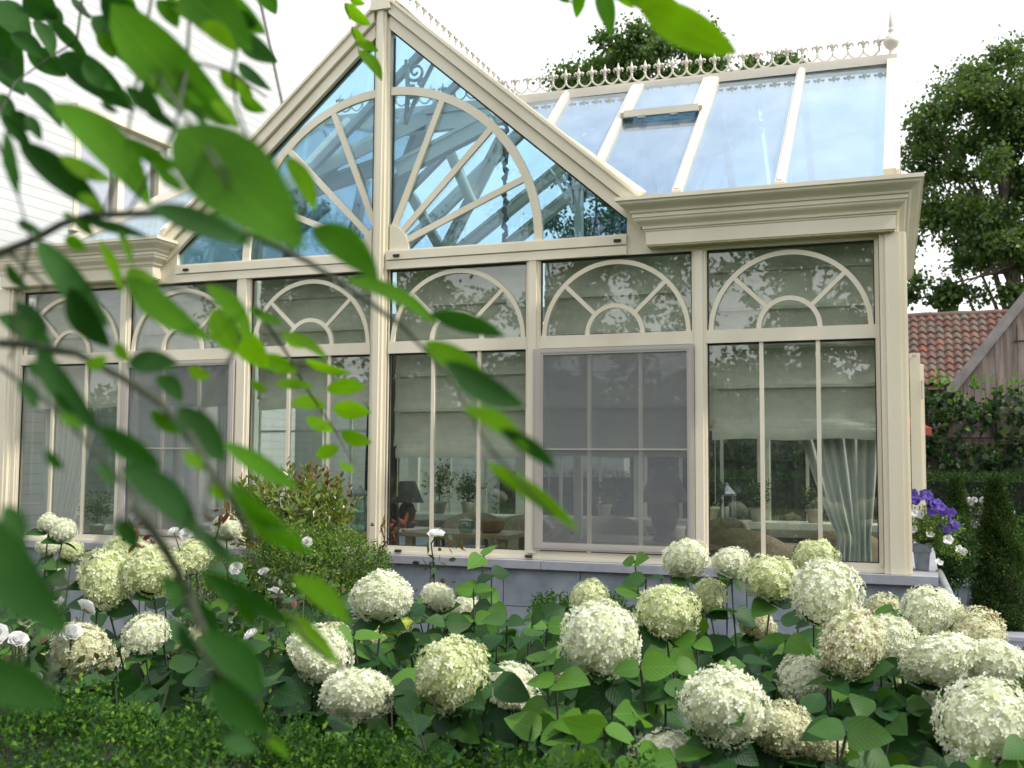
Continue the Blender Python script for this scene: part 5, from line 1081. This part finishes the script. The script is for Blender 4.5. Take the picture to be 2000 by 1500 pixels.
FL = '''A 510 90 785 400 190 d;A 760 250 1020 395 90 d;A 320 310 725 625 220 d;A 90 455 335 690 120 d;A 275 570 870 1150 290 m;A 330 870 640 1000 130 b;A 700 770 1010 950 110 m;A 860 900 1030 1075 90 m;A 620 20 1330 680 330 m;A 560 -20 850 190 190 d;A 1040 -40 1400 260 300 m;A 1330 180 1550 345 120 d;A 1330 345 1515 490 90 d;A 1335 520 1485 630 110 m;A 1290 400 1430 600 90 b;A 1080 480 1320 700 150 m;A 850 370 1030 625 170 m;A 795 460 920 650 90 d;A 815 630 1000 745 70 d;A 990 700 1700 1345 560 m;A 1590 870 1760 1180 120 b;A 1740 1270 2100 1560 220 m;A 60 625 200 740 110 d;A 30 720 125 1110 90 d;A 100 790 590 1210 190 d;A 0 640 175 850 110 d;A -40 60 130 470 260 d;A 130 -30 320 110 210 d;A 150 270 370 430 140 d;A -30 320 130 520 160 d;A 190 110 300 310 110 d;A 290 110 475 315 100 d;A 400 -10 500 100 50 d;A 830 1150 1440 1350 160 d;A 470 1230 830 1320 70 d;A 200 1330 640 1820 160 d;A 360 1330 480 1400 95 m;A 410 1220 525 1320 80 m;A 550 1340 700 1640 75 b;A 660 1280 745 1480 50 b;A 440 1080 580 1195 90 b;A 345 1190 440 1260 60 m;A 1150 -60 1470 170 200 m;A 1420 -60 1550 85 110 m;A 1040 590 1160 710 50 d;A 1030 500 1140 590 60 m;A 930 -30 1060 110 80 b;A 1120 130 1310 290 110 b;A 0 0 170 220 180 d;
B 390 170 610 530 210 d;B 725 60 900 310 190 b;B 720 110 1190 440 190 m;B 1150 160 1410 470 130 m;B 1190 290 1330 545 190 b;B 1300 400 1500 640 190 b;B 1455 560 1665 650 110 b;B 1530 715 1750 725 90 b;B 1625 820 1820 840 100 b;B 1815 740 2050 745 130 b;B 1700 580 1960 665 70 b;B 1855 850 2070 880 120 b;B 1705 900 1875 970 80 b;B 1900 980 2075 1045 90 b;B 1760 1115 1900 1070 90 b;B 1385 285 1590 380 70 m;B 1560 430 1845 575 90 b;B 715 590 990 590 150 d;B 865 670 1025 815 120 d;B 835 860 1045 995 110 m;B 990 840 1270 1150 220 d;B 1020 1095 1165 1195 95 b;B 1240 1040 1690 1295 120 m;B -20 330 310 560 150 d;B 205 500 590 1000 160 d;B 560 950 905 1200 170 d;B 670 1170 1120 1570 220 d;B 1270 1235 1640 1570 130 m;B 80 260 270 410 100 d;B 1890 1150 1990 1210 40 b;B 1160 1270 1250 1380 80 b;B 1580 440 1700 520 60 b;
C 60 130 620 385 130 m;C 540 320 965 465 130 d;C 505 480 880 690 150 b;C 620 590 1100 840 200 d;C 725 845 1100 1090 140 b;C 930 960 1265 1215 110 d;C 850 1150 1375 1560 120 b;
D -160 60 370 765 420 d;D -160 950 330 1170 300 d;D 1080 140 1380 370 110 d;D 1340 -20 1760 340 150 m;D 1120 400 1650 735 150 d;D 1630 430 1955 700 170 b;D 1590 630 1905 925 130 b;D 1050 560 1220 770 120 d;D 1120 740 1480 1120 250 d;D 1190 960 1510 1330 240 d;D 1235 1310 1440 1400 160 d;D 1455 1315 1625 1455 70 b;
E 60 20 205 145 100 b;E 85 -30 180 25 60 b;E 135 240 250 285 75 b;E 105 150 185 235 50 b;E 140 280 276 440 85 b;E 1385 -90 1350 110 110 m;E 1490 -90 1560 190 120 m;E 1230 -60 1340 15 70 m;
F -160 10 430 310 270 b;F -260 -120 110 40 170 b;F -330 -150 -180 60 90 b'''
FL += ';B 100 700 200 860 90 d;B 330 880 470 960 80 m;B 480 620 600 560 90 b;B 640 480 720 600 80 b;B 880 560 960 640 70 b;B 1050 620 1180 680 80 b;B 1400 700 1490 760 60 b;B 560 1150 650 1280 90 d;B 250 1080 360 1200 90 d;A 100 1230 250 1300 70 d;A 560 560 660 640 60 d;A 480 640 560 760 60 d;A 1010 900 1690 1330 300 b;A 870 0 1000 160 110 m;A 640 60 760 260 120 d;A 240 20 330 190 110 d;A 60 190 250 330 120 d;A 470 330 640 500 110 d;A 540 180 640 330 90 m;A 960 380 1100 560 110 m;A 1180 560 1320 700 100 b;A 700 480 850 640 90 d;A 0 520 90 690 120 d;A 20 860 110 1010 90 d;A 1230 380 1330 520 90 b;A 1000 -20 1120 120 110 m;A 620 -40 760 60 120 m;A 1320 60 1440 160 90 d;A 150 640 230 780 70 d;B 40 40 160 200 90 d;B 300 760 420 900 80 d;B 150 600 300 720 90 d;D 640 100 760 300 110 d;D 900 420 1010 620 110 d;D 20 30 160 240 160 d;D 1000 700 1110 880 100 d;D 1330 560 1440 720 80 m'
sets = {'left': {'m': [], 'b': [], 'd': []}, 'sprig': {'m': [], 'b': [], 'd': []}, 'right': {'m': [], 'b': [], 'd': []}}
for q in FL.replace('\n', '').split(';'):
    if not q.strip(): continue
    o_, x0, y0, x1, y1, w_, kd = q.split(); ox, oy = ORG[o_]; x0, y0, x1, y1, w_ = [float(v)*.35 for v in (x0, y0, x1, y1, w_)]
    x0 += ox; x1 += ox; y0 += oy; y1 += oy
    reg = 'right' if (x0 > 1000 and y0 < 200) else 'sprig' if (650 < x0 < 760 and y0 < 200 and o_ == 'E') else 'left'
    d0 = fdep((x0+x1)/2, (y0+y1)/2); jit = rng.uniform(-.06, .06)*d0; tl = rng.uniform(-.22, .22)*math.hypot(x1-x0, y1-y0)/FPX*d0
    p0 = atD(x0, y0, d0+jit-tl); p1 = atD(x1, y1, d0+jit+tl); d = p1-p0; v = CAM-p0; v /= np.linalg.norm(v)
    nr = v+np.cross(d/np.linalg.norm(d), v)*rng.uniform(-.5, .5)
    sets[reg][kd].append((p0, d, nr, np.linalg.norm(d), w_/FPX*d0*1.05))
twigs = {'left': [[(-30, 505), (0, 494), (63, 469), (119, 438), (175, 420), (315, 416), (402, 434), (507, 465), (600, 510), (700, 575), (790, 640)], [(0, 717), (87, 780), (157, 850), (245, 948), (297, 1025), (301, 1038)], [(0, 670), (45, 672), (150, 690), (245, 741), (315, 787), (370, 850), (413, 920), (450, 975), (500, 1060)],
    [(259, 985), (301, 1038), (350, 1120), (378, 1185), (427, 1311), (480, 1400), (560, 1475)], [(297, -10), (280, 90), (252, 245), (245, 300), (200, 420)], [(371, 20), (364, 140), (343, 245), (300, 330), (250, 415)], [(160, 0), (150, 80), (100, 110), (30, 160), (-20, 260)], [(-20, 250), (20, 330), (60, 469)],
    [(140, 0), (175, 30), (245, 85), (340, 110), (450, 140), (520, 190)], [(507, 465), (430, 330), (330, 180), (250, 60), (230, -20)], [(413, 920), (400, 1000), (520, 1120), (590, 1240), (640, 1290)], [(790, 640), (880, 740), (960, 880), (1080, 1010)], [(20, 494), (90, 560), (50, 620), (20, 700)], [(370, 850), (470, 660), (440, 600), (330, 560), (240, 545)], [(500, 600), (560, 690), (600, 760), (660, 850), (690, 905)], [(450, 975), (520, 1020), (590, 1080)], [(-30, 1200), (40, 1180), (130, 1130), (259, 985)], [(-30, 1400), (60, 1370), (100, 1330), (130, 1130)], [(427, 1311), (380, 1250), (378, 1185)], [(60, 469), (40, 560), (20, 670)], [(460, -10), (470, 50), (455, 140), (460, 200), (480, 260)]],
    'sprig': [[(672, -20), (673, 0), (685, 50), (700, 95), (712, 125)]], 'right': [[(1100, -60), (1180, -30), (1290, -10), (1400, -60)]]}
rng_fold = {'m': .30, 'b': .22, 'd': .38}
LBL = {'left': 'large out-of-focus acacia branch filling the left side close to the camera', 'sprig': 'small hanging sprig of bright acacia leaflets beside the gable peak', 'right': 'blurred bright acacia leaves hanging from the top right of centre'}
for rg, st in sets.items():
    a0 = twigs[rg][0][0]; t = thing('acacia_branch', LBL[rg], 'branch', fpt(*a0), 'acacia branches close to the camera')
    for kd, nm, mt_ in (('m', 'leaves', L_FORE), ('b', 'backlit_leaves', L_FOREB), ('d', 'shaded_leaves', L_FORED)):  # mid, backlit and shaded colour copies of one kind of leaf
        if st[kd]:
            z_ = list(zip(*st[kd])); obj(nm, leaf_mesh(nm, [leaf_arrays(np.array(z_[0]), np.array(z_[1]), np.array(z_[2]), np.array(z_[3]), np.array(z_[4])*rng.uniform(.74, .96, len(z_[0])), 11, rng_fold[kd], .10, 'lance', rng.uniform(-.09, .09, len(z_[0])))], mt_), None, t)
    m = MB()
    for i, tw_ in enumerate(twigs[rg]):
        P = [fpt(x, y) for x, y in tw_]; r0 = (.0036 if rg == 'left' and i in (0, 2, 3) else .0017) if rg == 'left' else .0012
        m.tube(P, [r0*(1-.5*j/len(P)) for j in range(len(P))], 6)
    obj('twigs', m, TWIG, t, smooth=True)
